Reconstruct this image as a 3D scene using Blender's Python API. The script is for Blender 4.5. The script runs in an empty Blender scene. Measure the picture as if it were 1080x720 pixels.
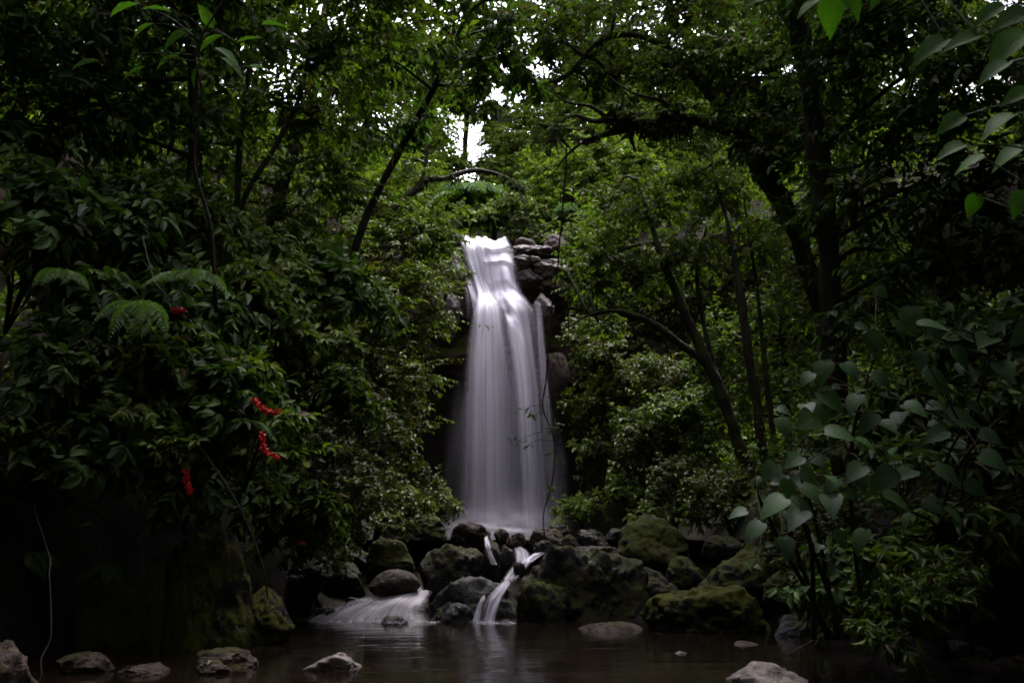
import bpy, bmesh, math
import numpy as np
from mathutils import Vector

# ------------------------------------------------------------------ camera, world, sun, exposure
S = bpy.context.scene
COL = S.collection
PITCH = math.radians(10.8)
CAMZ = 1.0
cam_d = bpy.data.cameras.new('camera')
cam_d.sensor_width = 36.0
cam_d.lens = 35.0
cam_d.clip_end = 2000
cam_d.clip_start = 0.05
cam_d.dof.use_dof = True
cam_d.dof.focus_distance = 13.0
cam_d.dof.aperture_fstop = 4.0
cam = bpy.data.objects.new('camera', cam_d)
COL.objects.link(cam)
cam.location = (0, 0, CAMZ)
cam.rotation_euler = (math.radians(90) + PITCH, 0, 0)
S.camera = cam

SUN_EL, SUN_AZ = math.radians(66), math.radians(20)
w = bpy.data.worlds.new('World')
S.world = w
w.use_nodes = True
nt = w.node_tree
bg = nt.nodes['Background']
sky = nt.nodes.new('ShaderNodeTexSky')
sky.sky_type = 'NISHITA'
sky.sun_disc = False
sky.sun_elevation = SUN_EL
sky.sun_rotation = SUN_AZ
sky.dust_density = 3.0
hs = nt.nodes.new('ShaderNodeHueSaturation')
hs.inputs['Saturation'].default_value = 0.22          # overcast: nearly white cloud layer
nt.links.new(sky.outputs[0], hs.inputs['Color'])
tintn = nt.nodes.new('ShaderNodeMix')
tintn.data_type = 'RGBA'
tintn.blend_type = 'MULTIPLY'
tintn.inputs['Factor'].default_value = 1.0
nt.links.new(hs.outputs[0], tintn.inputs['A'])
tintn.inputs['B'].default_value = (1.0, 0.945, 1.05, 1)
nt.links.new(tintn.outputs['Result'], bg.inputs['Color'])
bg.inputs['Strength'].default_value = 0.15

sd = bpy.data.lights.new('sun', 'SUN')
sd.energy = 1.2
sd.angle = math.radians(30)
sd.color = (1.0, 0.965, 0.95)
sun = bpy.data.objects.new('sun', sd)
COL.objects.link(sun)
sv = Vector((math.sin(SUN_AZ) * math.cos(SUN_EL), math.cos(SUN_AZ) * math.cos(SUN_EL), math.sin(SUN_EL)))
sun.rotation_euler = sv.to_track_quat('Z', 'Y').to_euler()

S.view_settings.view_transform = 'Standard'
S.view_settings.look = 'None'
S.view_settings.exposure = 3.0
S.view_settings.gamma = 1.0
S.render.engine = 'CYCLES'
S.cycles.use_denoising = True
S.cycles.max_bounces = 8
S.cycles.transparent_max_bounces = 24
S.cycles.diffuse_bounces = 4
S.cycles.glossy_bounces = 3
S.cycles.transmission_bounces = 4
S.cycles.caustics_reflective = False
S.cycles.caustics_refractive = False
S.cycles.sample_clamp_indirect = 4.0
S.cycles.filter_width = 1.7

# ------------------------------------------------------------------ helpers
F = 1050.0
CP, SP = math.cos(PITCH), math.sin(PITCH)


def ray(px, py):
    dx, dy = (px - 540) / F, -(py - 360) / F
    return np.array([dx, CP - dy * SP, SP + dy * CP])


def P(px, py, Y):
    d = ray(px, py)
    return np.array([0, 0, CAMZ]) + d * (Y / d[1])


def m_per_px(Y):
    return Y / F


def rngs(seed):
    return np.random.default_rng(seed)


_lat = rngs(77).random((32, 32, 32))


def vnoise(p):
    p = np.asarray(p, float)
    i = np.floor(p).astype(int)
    f = p - i
    f = f * f * (3 - 2 * f)
    out = 0
    for a in (0, 1):
        for b in (0, 1):
            for c in (0, 1):
                wt = (f[..., 0] if a else 1 - f[..., 0]) * (f[..., 1] if b else 1 - f[..., 1]) * (f[..., 2] if c else 1 - f[..., 2])
                out = out + wt * _lat[(i[..., 0] + a) % 32, (i[..., 1] + b) % 32, (i[..., 2] + c) % 32]
    return out * 2 - 1


def fbm(p, octaves=4, gain=0.5):
    p = np.asarray(p, float)
    s, a = 0, 1.0
    for o in range(octaves):
        s = s + a * vnoise(p * 2 ** o + 7.3 * o)
        a *= gain
    return s


def unit(v):
    v = np.asarray(v, float)
    n = np.linalg.norm(v, axis=-1, keepdims=True)
    return v / np.maximum(n, 1e-9)


def catmull(pts, n):
    pts = np.asarray(pts, float)
    k = len(pts)
    t = np.linspace(0, k - 1, n)
    i = np.minimum(t.astype(int), k - 2)
    f = (t - i)[:, None]
    p0, p1, p2, p3 = pts[np.maximum(i - 1, 0)], pts[i], pts[i + 1], pts[np.minimum(i + 2, k - 1)]
    return 0.5 * (2 * p1 + (p2 - p0) * f + (2 * p0 - 5 * p1 + 4 * p2 - p3) * f ** 2 + (3 * p1 - p0 - 3 * p2 + p3) * f ** 3)


class Geo:
    def __init__(self):
        self.V, self.UV, self.T, self.F = [], [], [], []
        self.n = 0

    def add(self, v, faces, uv=None, tint=None):
        v = np.asarray(v, float).reshape(-1, 3)
        k = len(v)
        self.V.append(v)
        self.UV.append(np.zeros((k, 2)) if uv is None else np.asarray(uv, float).reshape(-1, 2))
        self.T.append(np.full(k, 0.5) if tint is None else np.broadcast_to(np.asarray(tint, float), (k,)))
        for f in faces:
            f = np.asarray(f, int)
            if len(f):
                self.F.append(f + self.n)
        self.n += k

    def build(self, name, mat, parent=None, base=None, smooth=True):
        V = np.concatenate(self.V)
        if base is not None:
            V = V - np.asarray(base)
        loops = np.concatenate([f.ravel() for f in self.F]).astype(np.int32)
        tot = np.concatenate([np.full(len(f), f.shape[1]) for f in self.F]).astype(np.int32)
        start = np.concatenate([[0], np.cumsum(tot)[:-1]]).astype(np.int32)
        me = bpy.data.meshes.new(name)
        me.vertices.add(len(V))
        me.vertices.foreach_set('co', V.astype(np.float32).ravel())
        me.loops.add(len(loops))
        me.loops.foreach_set('vertex_index', loops)
        me.polygons.add(len(tot))
        me.polygons.foreach_set('loop_start', start)
        me.polygons.foreach_set('use_smooth', np.full(len(tot), smooth))
        UV = np.concatenate(self.UV)
        me.update(calc_edges=True)
        ul = me.uv_layers.new(name='UVMap')
        ul.data.foreach_set('uv', UV[loops].astype(np.float32).ravel())
        at = me.attributes.new('tint', 'FLOAT', 'POINT')
        at.data.foreach_set('value', np.concatenate(self.T).astype(np.float32))
        me.materials.append(mat)
        o = bpy.data.objects.new(name, me)
        COL.objects.link(o)
        if parent is not None:
            o.parent = parent
        return o


def tag(o, label=None, cat=None, group=None, kind=None):
    for k, v in (('label', label), ('category', cat), ('group', group), ('kind', kind)):
        if v:
            o[k] = v
    return o


def thing(name, label, cat, loc=(0, 0, 0), group=None):
    o = bpy.data.objects.new(name, None)
    o.empty_display_size = 0.1
    COL.objects.link(o)
    o.location = loc
    return tag(o, label, cat, group)


def copy_thing(src, loc, rot, scale, label, group=None):
    c = src.copy()
    COL.objects.link(c)
    c.location, c.rotation_euler, c.scale = loc, rot, scale
    c['label'] = label
    if group:
        c['group'] = group
    for ch in src.children:
        d = ch.copy()
        COL.objects.link(d)
        d.parent = c
    return c


def tube(g, pts, radii, sides=7, rough=0.0, tint=0.5, seed=0):
    pts = np.asarray(pts, float)
    n = len(pts)
    radii = np.broadcast_to(np.asarray(radii, float), (n,))
    tang = unit(np.gradient(pts, axis=0))
    ref = np.array([1.0, 0.2, 0.1]) if abs(tang[0][0]) < 0.8 else np.array([0.1, 1.0, 0.2])
    u = unit(np.cross(tang[0], ref))
    rows = []
    ang = np.linspace(0, 2 * np.pi, sides, endpoint=False)
    L = 0
    uv = []
    for i in range(n):
        u = unit(u - tang[i] * np.dot(u, tang[i]))
        v = np.cross(tang[i], u)
        r = radii[i] * np.ones(sides)
        ring = pts[i] + (np.cos(ang)[:, None] * u + np.sin(ang)[:, None] * v) * r[:, None]
        if rough:
            nz = fbm(ring * (0.35 / max(radii.max(), 0.02)) + seed, 3)
            ring = ring + unit(ring - pts[i]) * (nz * rough * radii[i])[:, None]
        rows.append(ring)
        if i:
            L += np.linalg.norm(pts[i] - pts[i - 1])
        uv.append(np.stack([ang / 6.283, np.full(sides, L)], 1))
    V = np.concatenate(rows)
    fs = []
    for i in range(n - 1):
        for k in range(sides):
            a, b = i * sides + k, i * sides + (k + 1) % sides
            fs.append((a, b, b + sides, a + sides))
    e = len(V)
    V = np.concatenate([V, pts[:1], pts[-1:]])
    caps = [(k, e, (k + 1) % sides) for k in range(sides)] + [((n - 1) * sides + k, (n - 1) * sides + (k + 1) % sides, e + 1) for k in range(sides)]
    uvs = np.concatenate(uv + [np.zeros((2, 2))])
    g.add(V, [np.array(fs), np.array(caps)], uvs, tint)


def template(rows, fold=0.12, droop=0.22, base_y=0.0):
    """leaf outline: rows of (y, half width); tip at y = 1"""
    v = [(0, base_y, 0)]
    uv = [(0.5, 0)]
    for y, hw in rows:
        for s in (-1, 0, 1):
            v.append((s * hw, y, abs(s) * hw * fold * 2 - droop * max(y, 0) ** 2))
            uv.append((0.5 + s * 0.5, y))
    v.append((0, 1, -droop))
    uv.append((0.5, 1))
    tri, quad = [], []
    tri += [(0, 2, 1), (0, 3, 2)]
    for r in range(len(rows) - 1):
        a = 1 + 3 * r
        quad += [(a, a + 1, a + 4, a + 3), (a + 1, a + 2, a + 5, a + 4)]
    a = 1 + 3 * (len(rows) - 1)
    t = len(v) - 1
    tri += [(a, a + 1, t), (a + 1, a + 2, t)]
    return np.array(v, float), np.array(tri), np.array(quad) if quad else np.zeros((0, 4), int), np.array(uv, float)


T_SMALL = template([(0.45, 0.5)])
T_OVAL = template([(0.2, 0.36), (0.5, 0.5), (0.8, 0.27)])
T_LANCE = template([(0.15, 0.3), (0.4, 0.5), (0.75, 0.26)], fold=0.2, droop=0.35)
T_HEART = template([(-0.08, 0.2), (0.0, 0.36), (0.12, 0.47), (0.3, 0.5), (0.5, 0.42), (0.7, 0.26), (0.88, 0.1)], fold=0.1, droop=0.3)


def add_leaves(g, tm, pos, d, nrm, L, W, tint):
    tv, tri, quad, tuv = tm
    N, M = len(pos), len(tv)
    if N == 0:
        return
    d = unit(d)
    x = unit(np.cross(d, nrm))
    z = np.cross(x, d)
    L = np.broadcast_to(np.asarray(L, float), (N,))
    W = np.broadcast_to(np.asarray(W, float), (N,))
    v = (pos[:, None, :] + x[:, None, :] * (tv[None, :, 0] * W[:, None])[..., None]
         + d[:, None, :] * (tv[None, :, 1] * L[:, None])[..., None]
         + z[:, None, :] * (tv[None, :, 2] * L[:, None])[..., None])
    off = (np.arange(N) * M)[:, None, None]
    fs = [(tri[None] + off).reshape(-1, 3)]
    if len(quad):
        fs.append((quad[None] + off).reshape(-1, 4))
    g.add(v, fs, np.tile(tuv, (N, 1)), np.repeat(np.broadcast_to(np.asarray(tint, float), (N,)), M))


def rdirs(r, n):
    return unit(r.normal(size=(n, 3)))


def twigs_and_leaves(gl, gw, r, s, e, per, tm, L, aspect, droop=0.35, flat=0.55, tint=0.5, tvar=0.25, wr=0.005, wood=True):
    """twigs from s to e (T,3) carrying leaves"""
    T = len(s)
    if T == 0:
        return
    if wood and gw is not None:
        d = unit(e - s)
        a = unit(np.cross(d, np.array([0.3, 0.2, 1.0])))
        b = np.cross(d, a)
        rows = []
        for c, rad in ((s, wr), (e, wr * 0.35)):
            for k in range(3):
                an = k * 2.0944
                rows.append(c + (a * math.cos(an) + b * math.sin(an)) * rad)
        V = np.stack(rows, 1)
        q = np.array([(0, 1, 4, 3), (1, 2, 5, 4), (2, 0, 3, 5)])
        gw.add(V, [(q[None] + (np.arange(T) * 6)[:, None, None]).reshape(-1, 4)], None, 0.5)
    N = T * per
    t = np.tile(np.linspace(0.22, 1.0, per), T) + r.uniform(-0.05, 0.05, N)
    s2, e2 = np.repeat(s, per, 0), np.repeat(e, per, 0)
    ax = unit(e2 - s2)
    pos = s2 + (e2 - s2) * t[:, None]
    side = unit(np.cross(ax, np.array([0, 0, 1.0]) + 0.01))
    sg = np.where(np.arange(N) % 2 == 0, 1.0, -1.0)[:, None]
    d = unit(ax * r.uniform(0.3, 0.9, N)[:, None] + side * sg * r.uniform(0.5, 1.0, N)[:, None] + r.normal(size=(N, 3)) * 0.3)
    d[:, 2] -= droop * r.uniform(0.2, 1.6, N)
    nrm = np.array([0, 0, 1.0]) + r.normal(size=(N, 3)) * flat
    ln = L * r.uniform(0.55, 1.25, N)
    tw = np.repeat(r.normal(size=T) * tvar * 0.6, per)
    add_leaves(gl, tm, pos, d, nrm, ln, ln * aspect * r.uniform(0.8, 1.2, N), np.clip(tint + tw + r.normal(size=N) * tvar, 0, 1))


def blob_foliage(gl, gw, r, c, rad, ntw, per, tm, L, aspect, squash=0.8, lower=0.5, clump=0.6, **kw):
    """a clump of foliage round c: twigs grow outward, thinned by noise so that gaps show"""
    d = rdirs(r, ntw * 2)
    d[:, 2] = np.where(d[:, 2] < 0, d[:, 2] * lower, d[:, 2])
    d = unit(d)
    R = rad * (0.8 + clump * fbm(d * 1.7 + r.uniform(0, 20, 3), 2))
    keep = vnoise(d * 3.1 + r.uniform(0, 20, 3)) > -0.25
    d, R = d[keep][:ntw], R[keep][:ntw]
    k = len(d)
    sc = np.array([1, 1, squash])
    a = r.uniform(0.1, 0.6, k)
    b = np.minimum(a + r.uniform(0.35, 0.6, k), 1.08)
    jit = r.normal(size=(k, 3)) * rad * 0.08
    s = c + d * (R * a)[:, None] * sc + jit
    e = c + d * (R * b)[:, None] * sc + jit
    e[:, 2] -= rad * 0.12 * r.uniform(0, 1, k)
    twigs_and_leaves(gl, gw, r, s, e, per, tm, L, aspect, **kw)


# ------------------------------------------------------------------ materials
def new_mat(name):
    m = bpy.data.materials.new(name)
    m.use_nodes = True
    n = m.node_tree
    b = n.nodes['Principled BSDF']
    return m, n, b


def N(n, typ, **kw):
    nd = n.nodes.new(typ)
    for k, v in kw.items():
        if isinstance(v, (int, float, tuple, str, bool)) and hasattr(nd, k):
            setattr(nd, k, v)
    return nd


def noise(n, scale, detail=4, rough=0.55, vec=None, dist=0.0):
    nd = n.nodes.new('ShaderNodeTexNoise')
    nd.inputs['Scale'].default_value = scale
    nd.inputs['Detail'].default_value = detail
    nd.inputs['Roughness'].default_value = rough
    nd.inputs['Distortion'].default_value = dist
    if vec is not None:
        n.links.new(vec, nd.inputs['Vector'])
    return nd.outputs['Fac']


def ramp(n, fac, stops):
    nd = n.nodes.new('ShaderNodeValToRGB')
    el = nd.color_ramp.elements
    while len(el) < len(stops):
        el.new(0.5)
    for e, (p, c) in zip(el, stops):
        e.position = p
        e.color = c if len(c) == 4 else (*c, 1)
    n.links.new(fac, nd.inputs['Fac'])
    return nd.outputs['Color']


def mixc(n, fac, a, b, typ='MIX'):
    nd = n.nodes.new('ShaderNodeMix')
    nd.data_type = 'RGBA'
    nd.blend_type = typ
    for s, v in (('Factor', fac), ('A', a), ('B', b)):
        if isinstance(v, (int, float)):
            nd.inputs[s].default_value = v
        elif isinstance(v, tuple):
            nd.inputs[s].default_value = v if len(v) == 4 else (*v, 1)
        else:
            n.links.new(v, nd.inputs[s])
    return nd.outputs['Result']


def math_n(n, op, a, b=None, c=None, clamp=False):
    nd = n.nodes.new('ShaderNodeMath')
    nd.operation = op
    nd.use_clamp = clamp
    for i, v in enumerate((a, b, c)):
        if v is None:
            continue
        if isinstance(v, (int, float)):
            nd.inputs[i].default_value = v
        else:
            n.links.new(v, nd.inputs[i])
    return nd.outputs[0]


def maprange(n, v, a, b, c=0.0, d=1.0, smooth=True):
    nd = n.nodes.new('ShaderNodeMapRange')
    nd.interpolation_type = 'SMOOTHSTEP' if smooth else 'LINEAR'
    n.links.new(v, nd.inputs['Value'])
    for s, x in zip(('From Min', 'From Max', 'To Min', 'To Max'), (a, b, c, d)):
        nd.inputs[s].default_value = x
    return nd.outputs[0]


def bump(n, h, strength, dist, b):
    nd = n.nodes.new('ShaderNodeBump')
    nd.inputs['Strength'].default_value = strength
    nd.inputs['Distance'].default_value = dist
    n.links.new(h, nd.inputs['Height'])
    n.links.new(nd.outputs[0], b.inputs['Normal'])
    return nd


def leaf_mat(name, dark, mid, pale, rough=0.42, transl=0.3, spec=0.5, veins=0.0, old=None):
    m, n, b = new_mat(name)
    at = N(n, 'ShaderNodeAttribute')
    at.attribute_name = 'tint'
    stops = [(0.0, dark), (0.5, mid), (0.95, pale)]
    if old:
        stops = [(0.0, old), (0.06, dark), (0.5, mid), (0.95, pale)]
    c = ramp(n, at.outputs['Fac'], stops)
    if veins:        # paler midrib and side veins
        uv0 = N(n, 'ShaderNodeUVMap')
        sp0 = N(n, 'ShaderNodeSeparateXYZ')
        n.links.new(uv0.outputs[0], sp0.inputs[0])
        ax0 = math_n(n, 'ABSOLUTE', math_n(n, 'SUBTRACT', sp0.outputs['X'], 0.5))
        ph0 = math_n(n, 'MULTIPLY', math_n(n, 'SUBTRACT', sp0.outputs['Y'], math_n(n, 'MULTIPLY', ax0, 0.55)), 23.0)
        vn = maprange(n, math_n(n, 'ABSOLUTE', math_n(n, 'SINE', ph0)), 0.0, 0.28, 0.45, 0.0)
        vn = math_n(n, 'MAXIMUM', vn, maprange(n, ax0, 0.0, 0.03, 0.6, 0.0))
        c = mixc(n, vn, c, (0.07, 0.12, 0.04))
        tcv = N(n, 'ShaderNodeTexCoord')
        c = mixc(n, maprange(n, noise(n, 9, 3, vec=tcv.outputs['Object']), 0.55, 0.72, 0, 0.6), c, (0.035, 0.04, 0.01))
    geo = N(n, 'ShaderNodeNewGeometry')
    tc = N(n, 'ShaderNodeTexCoord')
    c = mixc(n, maprange(n, noise(n, 60, 2, vec=tc.outputs['Object']), 0.35, 0.75, 0, 0.35), c, (0.03, 0.035, 0.012))
    # paler underside
    c2 = mixc(n, 0.14, c, (0.09, 0.12, 0.05))
    cc = mixc(n, geo.outputs['Backfacing'], c, c2)
    n.nodes.remove(b)
    b = N(n, 'ShaderNodeBsdfDiffuse')
    n.links.new(cc, b.inputs['Color'])
    gls = N(n, 'ShaderNodeBsdfGlossy')
    gls.inputs['Roughness'].default_value = rough
    gls.inputs['Color'].default_value = (1, 1, 1, 1)
    if veins:
        uv = N(n, 'ShaderNodeUVMap')
        sep = N(n, 'ShaderNodeSeparateXYZ')
        n.links.new(uv.outputs[0], sep.inputs[0])
        ax = math_n(n, 'ABSOLUTE', math_n(n, 'SUBTRACT', sep.outputs['X'], 0.5))
        ph = math_n(n, 'MULTIPLY', math_n(n, 'SUBTRACT', sep.outputs['Y'], math_n(n, 'MULTIPLY', ax, 0.55)), 46.0)
        sn = math_n(n, 'POWER', math_n(n, 'ABSOLUTE', math_n(n, 'SINE', ph)), 0.5)
        midr = maprange(n, ax, 0.0, 0.05)
        h = math_n(n, 'MULTIPLY', sn, midr)
        bump(n, h, veins, 0.01, b)
    tr = N(n, 'ShaderNodeBsdfTranslucent')
    tcx = mixc(n, 1.0, cc, (1.0, 1.25, 0.35), 'MULTIPLY')
    br = N(n, 'ShaderNodeBrightContrast')
    n.links.new(tcx, tr.inputs['Color'])
    mx = N(n, 'ShaderNodeMixShader')
    mx.inputs[0].default_value = transl
    n.links.new(b.outputs[0], mx.inputs[1])
    n.links.new(tr.outputs[0], mx.inputs[2])
    mg = N(n, 'ShaderNodeMixShader')
    mg.inputs[0].default_value = spec * 0.085
    n.links.new(mx.outputs[0], mg.inputs[1])
    n.links.new(gls.outputs[0], mg.inputs[2])
    n.links.new(mg.outputs[0], n.nodes['Material Output'].inputs[0])
    n.nodes.remove(br)
    return m


def rock_mat(name, base_dark, base_light, moss=0.5, wet=0.3, scale=1.0, mosscol=((0.018, 0.022, 0.004), (0.06, 0.068, 0.009)), spec=0.4, lean=0.55):
    m, n, b = new_mat(name)
    tc = N(n, 'ShaderNodeTexCoord')
    geo = N(n, 'ShaderNodeNewGeometry')
    oi = N(n, 'ShaderNodeObjectInfo')
    add = N(n, 'ShaderNodeVectorMath')
    add.operation = 'ADD'
    n.links.new(tc.outputs['Object'], add.inputs[0])
    mul = N(n, 'ShaderNodeVectorMath')
    mul.operation = 'SCALE'
    cmb = N(n, 'ShaderNodeCombineXYZ')
    for i in range(3):
        n.links.new(oi.outputs['Random'], cmb.inputs[i])
    n.links.new(cmb.outputs[0], mul.inputs[0])
    mul.inputs['Scale'].default_value = 30.0
    n.links.new(mul.outputs[0], add.inputs[1])
    v = add.outputs[0]
    n1 = noise(n, 2.2 * scale, 6, 0.6, v, 0.6)
    n2 = noise(n, 11 * scale, 5, 0.65, v)
    n3 = noise(n, 45 * scale, 4, 0.6, v)
    c = ramp(n, n1, [(0.3, base_dark), (0.7, base_light)])
    c = mixc(n, maprange(n, n2, 0.45, 0.7, 0, 0.6), c, tuple(x * 0.45 for x in base_dark))
    # lichen specks
    c = mixc(n, maprange(n, n3, 0.64, 0.72, 0, 0.25), c, tuple(min(x * 3.5, 0.3) for x in base_light))
    sep = N(n, 'ShaderNodeSeparateXYZ')
    n.links.new(geo.outputs['Normal'], sep.inputs[0])
    up = math_n(n, 'ADD', math_n(n, 'MULTIPLY', sep.outputs['Z'], lean), math_n(n, 'MULTIPLY', math_n(n, 'SUBTRACT', n1, 0.5), 2.2))
    up = math_n(n, 'ADD', up, math_n(n, 'MULTIPLY', math_n(n, 'SUBTRACT', n2, 0.5), 0.9))
    mask = maprange(n, up, 0.75 - moss, 1.0 - moss)
    if moss <= 0:
        mask = math_n(n, 'MULTIPLY', mask, 0.0)
    mc = ramp(n, n3, [(0.3, mosscol[0]), (0.65, mosscol[1])])
    mc = mixc(n, maprange(n, n1, 0.45, 0.7, 0, 0.8), mc, (0.035, 0.026, 0.008))
    c = mixc(n, mask, c, mc)
    n.links.new(c, b.inputs['Base Color'])
    b.inputs['Specular IOR Level'].default_value = spec
    rr = math_n(n, 'ADD', math_n(n, 'MULTIPLY', n2, 0.5), 0.62 - wet)
    rr = math_n(n, 'MAXIMUM', rr, math_n(n, 'MULTIPLY', mask, 0.9))
    n.links.new(rr, b.inputs['Roughness'])
    h = math_n(n, 'ADD', math_n(n, 'MULTIPLY', n2, 1.0), math_n(n, 'MULTIPLY', n3, 0.35))
    h = math_n(n, 'ADD', h, math_n(n, 'MULTIPLY', mask, math_n(n, 'MULTIPLY', noise(n, 130, 3, 0.6, v), 0.9)))
    bump(n, h, 0.8, 0.05, b)
    return m


def bark_mat(name, c1, c2, moss=0.4):
    m, n, b = new_mat(name)
    tc = N(n, 'ShaderNodeTexCoord')
    geo = N(n, 'ShaderNodeNewGeometry')
    mp = N(n, 'ShaderNodeMapping')
    mp.inputs['Scale'].default_value = (1, 1, 0.25)
    n.links.new(tc.outputs['Object'], mp.inputs['Vector'])
    a = noise(n, 14, 5, 0.65, mp.outputs[0], 0.8)
    f = noise(n, 50, 4, 0.6, tc.outputs['Object'])
    big = noise(n, 2.5, 4, 0.6, tc.outputs['Object'])
    c = ramp(n, a, [(0.3, c1), (0.7, c2)])
    sep = N(n, 'ShaderNodeSeparateXYZ')
    n.links.new(geo.outputs['Normal'], sep.inputs[0])
    up = math_n(n, 'ADD', math_n(n, 'MULTIPLY', sep.outputs['Z'], 0.4), math_n(n, 'MULTIPLY', math_n(n, 'SUBTRACT', big, 0.5), 2.4))
    mask = maprange(n, up, 0.55 - moss, 0.85 - moss)
    mc = ramp(n, f, [(0.3, (0.015, 0.02, 0.006)), (0.7, (0.055, 0.06, 0.016))])
    n.links.new(mixc(n, mask, c, mc), b.inputs['Base Color'])
    b.inputs['Roughness'].default_value = 0.85
    b.inputs['Specular IOR Level'].default_value = 0.15
    bump(n, math_n(n, 'ADD', a, math_n(n, 'MULTIPLY', f, 0.5)), 0.9, 0.03, b)
    return m


def plain_mat(name, col, rough=0.6, spec=0.4, var=0.3, scale=30):
    m, n, b = new_mat(name)
    tc = N(n, 'ShaderNodeTexCoord')
    f = noise(n, scale, 4, 0.6, tc.outputs['Object'])
    n.links.new(mixc(n, maprange(n, f, 0.3, 0.7, 0, var), col, tuple(x * 0.4 for x in col)), b.inputs['Base Color'])
    b.inputs['Roughness'].default_value = rough
    b.inputs['Specular IOR Level'].default_value = spec
    bump(n, f, 0.3, 0.004, b)
    return m


def flow_mat(name, streak=22.0, lo=0.35, hi=0.62, dens=1.0, base=0.15, top_fade=0.0, bot_fade=0.0, edge=0.12, seed=0.0, col=(0.83, 0.785, 0.885), vstretch=0.6, thin=0.0):
    """silky moving water: white scattering threads over clear gaps, the threads run along the flow (v)"""
    m, n, b = new_mat(name)
    uv = N(n, 'ShaderNodeUVMap')
    mp = N(n, 'ShaderNodeMapping')
    mp.inputs['Scale'].default_value = (streak, vstretch, 1)
    mp.inputs['Location'].default_value = (seed, seed * 0.37, seed)
    n.links.new(uv.outputs[0], mp.inputs['Vector'])
    f1 = noise(n, 1.0, 1.5, 0.45, mp.outputs[0], 0.1)
    mp2 = N(n, 'ShaderNodeMapping')
    mp2.inputs['Scale'].default_value = (streak * 0.22, vstretch * 1.6, 1)
    mp2.inputs['Location'].default_value = (seed * 1.7 + 3, seed, 0)
    n.links.new(uv.outputs[0], mp2.inputs['Vector'])
    f2 = noise(n, 1.0, 2, 0.5, mp2.outputs[0], 0.2)
    mp3 = N(n, 'ShaderNodeMapping')
    mp3.inputs['Scale'].default_value = (streak * 4.5, vstretch * 0.7, 1)
    mp3.inputs['Location'].default_value = (seed * 2.3, seed, 1)
    n.links.new(uv.outputs[0], mp3.inputs['Vector'])
    f3 = noise(n, 1.0, 2, 0.5, mp3.outputs[0], 0.1)
    st = math_n(n, 'ADD', math_n(n, 'MULTIPLY', f1, 0.4), math_n(n, 'MULTIPLY', f2, 0.38))
    st = math_n(n, 'ADD', st, math_n(n, 'MULTIPLY', f3, 0.22))
    a = maprange(n, st, lo, hi, base, 1.0)
    sep = N(n, 'ShaderNodeSeparateXYZ')
    n.links.new(uv.outputs[0], sep.inputs[0])
    ue = math_n(n, 'SUBTRACT', 0.5, math_n(n, 'ABSOLUTE', math_n(n, 'SUBTRACT', sep.outputs['X'], 0.5)))
    wob = math_n(n, 'ADD', ue, math_n(n, 'MULTIPLY', math_n(n, 'SUBTRACT', f2, 0.5), edge * 1.0))
    a = math_n(n, 'MULTIPLY', a, maprange(n, wob, 0.0, edge))
    a = math_n(n, 'MULTIPLY', a, maprange(n, ue, 0.0, edge * 0.6))
    if thin:
        a = math_n(n, 'MULTIPLY', a, maprange(n, sep.outputs['Y'], 0.25, 0.9, 1.0, 1.0 - thin))
    if top_fade:
        a = math_n(n, 'MULTIPLY', a, maprange(n, sep.outputs['Y'], 0.0, top_fade))
    if bot_fade:
        a = math_n(n, 'MULTIPLY', a, maprange(n, sep.outputs['Y'], 1.0 - bot_fade, 1.0, 1.0, 0.0))
    a = math_n(n, 'MULTIPLY', a, dens, clamp=True)
    n.links.new(ramp(n, st, [(0.3, tuple(x * 0.82 for x in col)), (0.6, col)]), b.inputs['Base Color'])
    b.inputs['Roughness'].default_value = 0.45
    b.inputs['Specular IOR Level'].default_value = 0.3
    tl = N(n, 'ShaderNodeBsdfTranslucent')
    tl.inputs['Color'].default_value = (*col, 1)
    mxa = N(n, 'ShaderNodeMixShader')
    mxa.inputs[0].default_value = 0.4
    n.links.new(b.outputs[0], mxa.inputs[1])
    n.links.new(tl.outputs[0], mxa.inputs[2])
    tp = N(n, 'ShaderNodeBsdfTransparent')
    mx = N(n, 'ShaderNodeMixShader')
    n.links.new(a, mx.inputs[0])
    n.links.new(tp.outputs[0], mx.inputs[1])
    n.links.new(mxa.outputs[0], mx.inputs[2])
    n.links.new(mx.outputs[0], n.nodes['Material Output'].inputs[0])
    return m


M = {}
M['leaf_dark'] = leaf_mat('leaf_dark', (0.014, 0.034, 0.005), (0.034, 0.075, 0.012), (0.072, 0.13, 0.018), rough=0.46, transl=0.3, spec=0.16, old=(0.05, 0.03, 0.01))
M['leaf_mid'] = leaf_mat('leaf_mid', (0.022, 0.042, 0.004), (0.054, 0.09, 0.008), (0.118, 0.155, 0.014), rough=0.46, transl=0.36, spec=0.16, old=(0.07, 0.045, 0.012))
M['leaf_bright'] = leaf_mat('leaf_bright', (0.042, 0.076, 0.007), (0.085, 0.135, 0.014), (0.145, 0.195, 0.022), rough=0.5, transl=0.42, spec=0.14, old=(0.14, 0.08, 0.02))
M['leaf_olive'] = leaf_mat('leaf_olive', (0.024, 0.036, 0.004), (0.056, 0.078, 0.008), (0.115, 0.138, 0.015), rough=0.42, transl=0.32, spec=0.2, old=(0.12, 0.06, 0.015))
M['leaf_heart'] = leaf_mat('leaf_heart', (0.011, 0.036, 0.008), (0.021, 0.06, 0.014), (0.036, 0.085, 0.019), rough=0.5, transl=0.22, spec=0.17, veins=0.8)
M['leaf_lit'] = leaf_mat('leaf_lit', (0.015, 0.055, 0.004), (0.028, 0.09, 0.006), (0.045, 0.12, 0.01), rough=0.5, transl=0.3, spec=0.08, veins=0.5)
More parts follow.
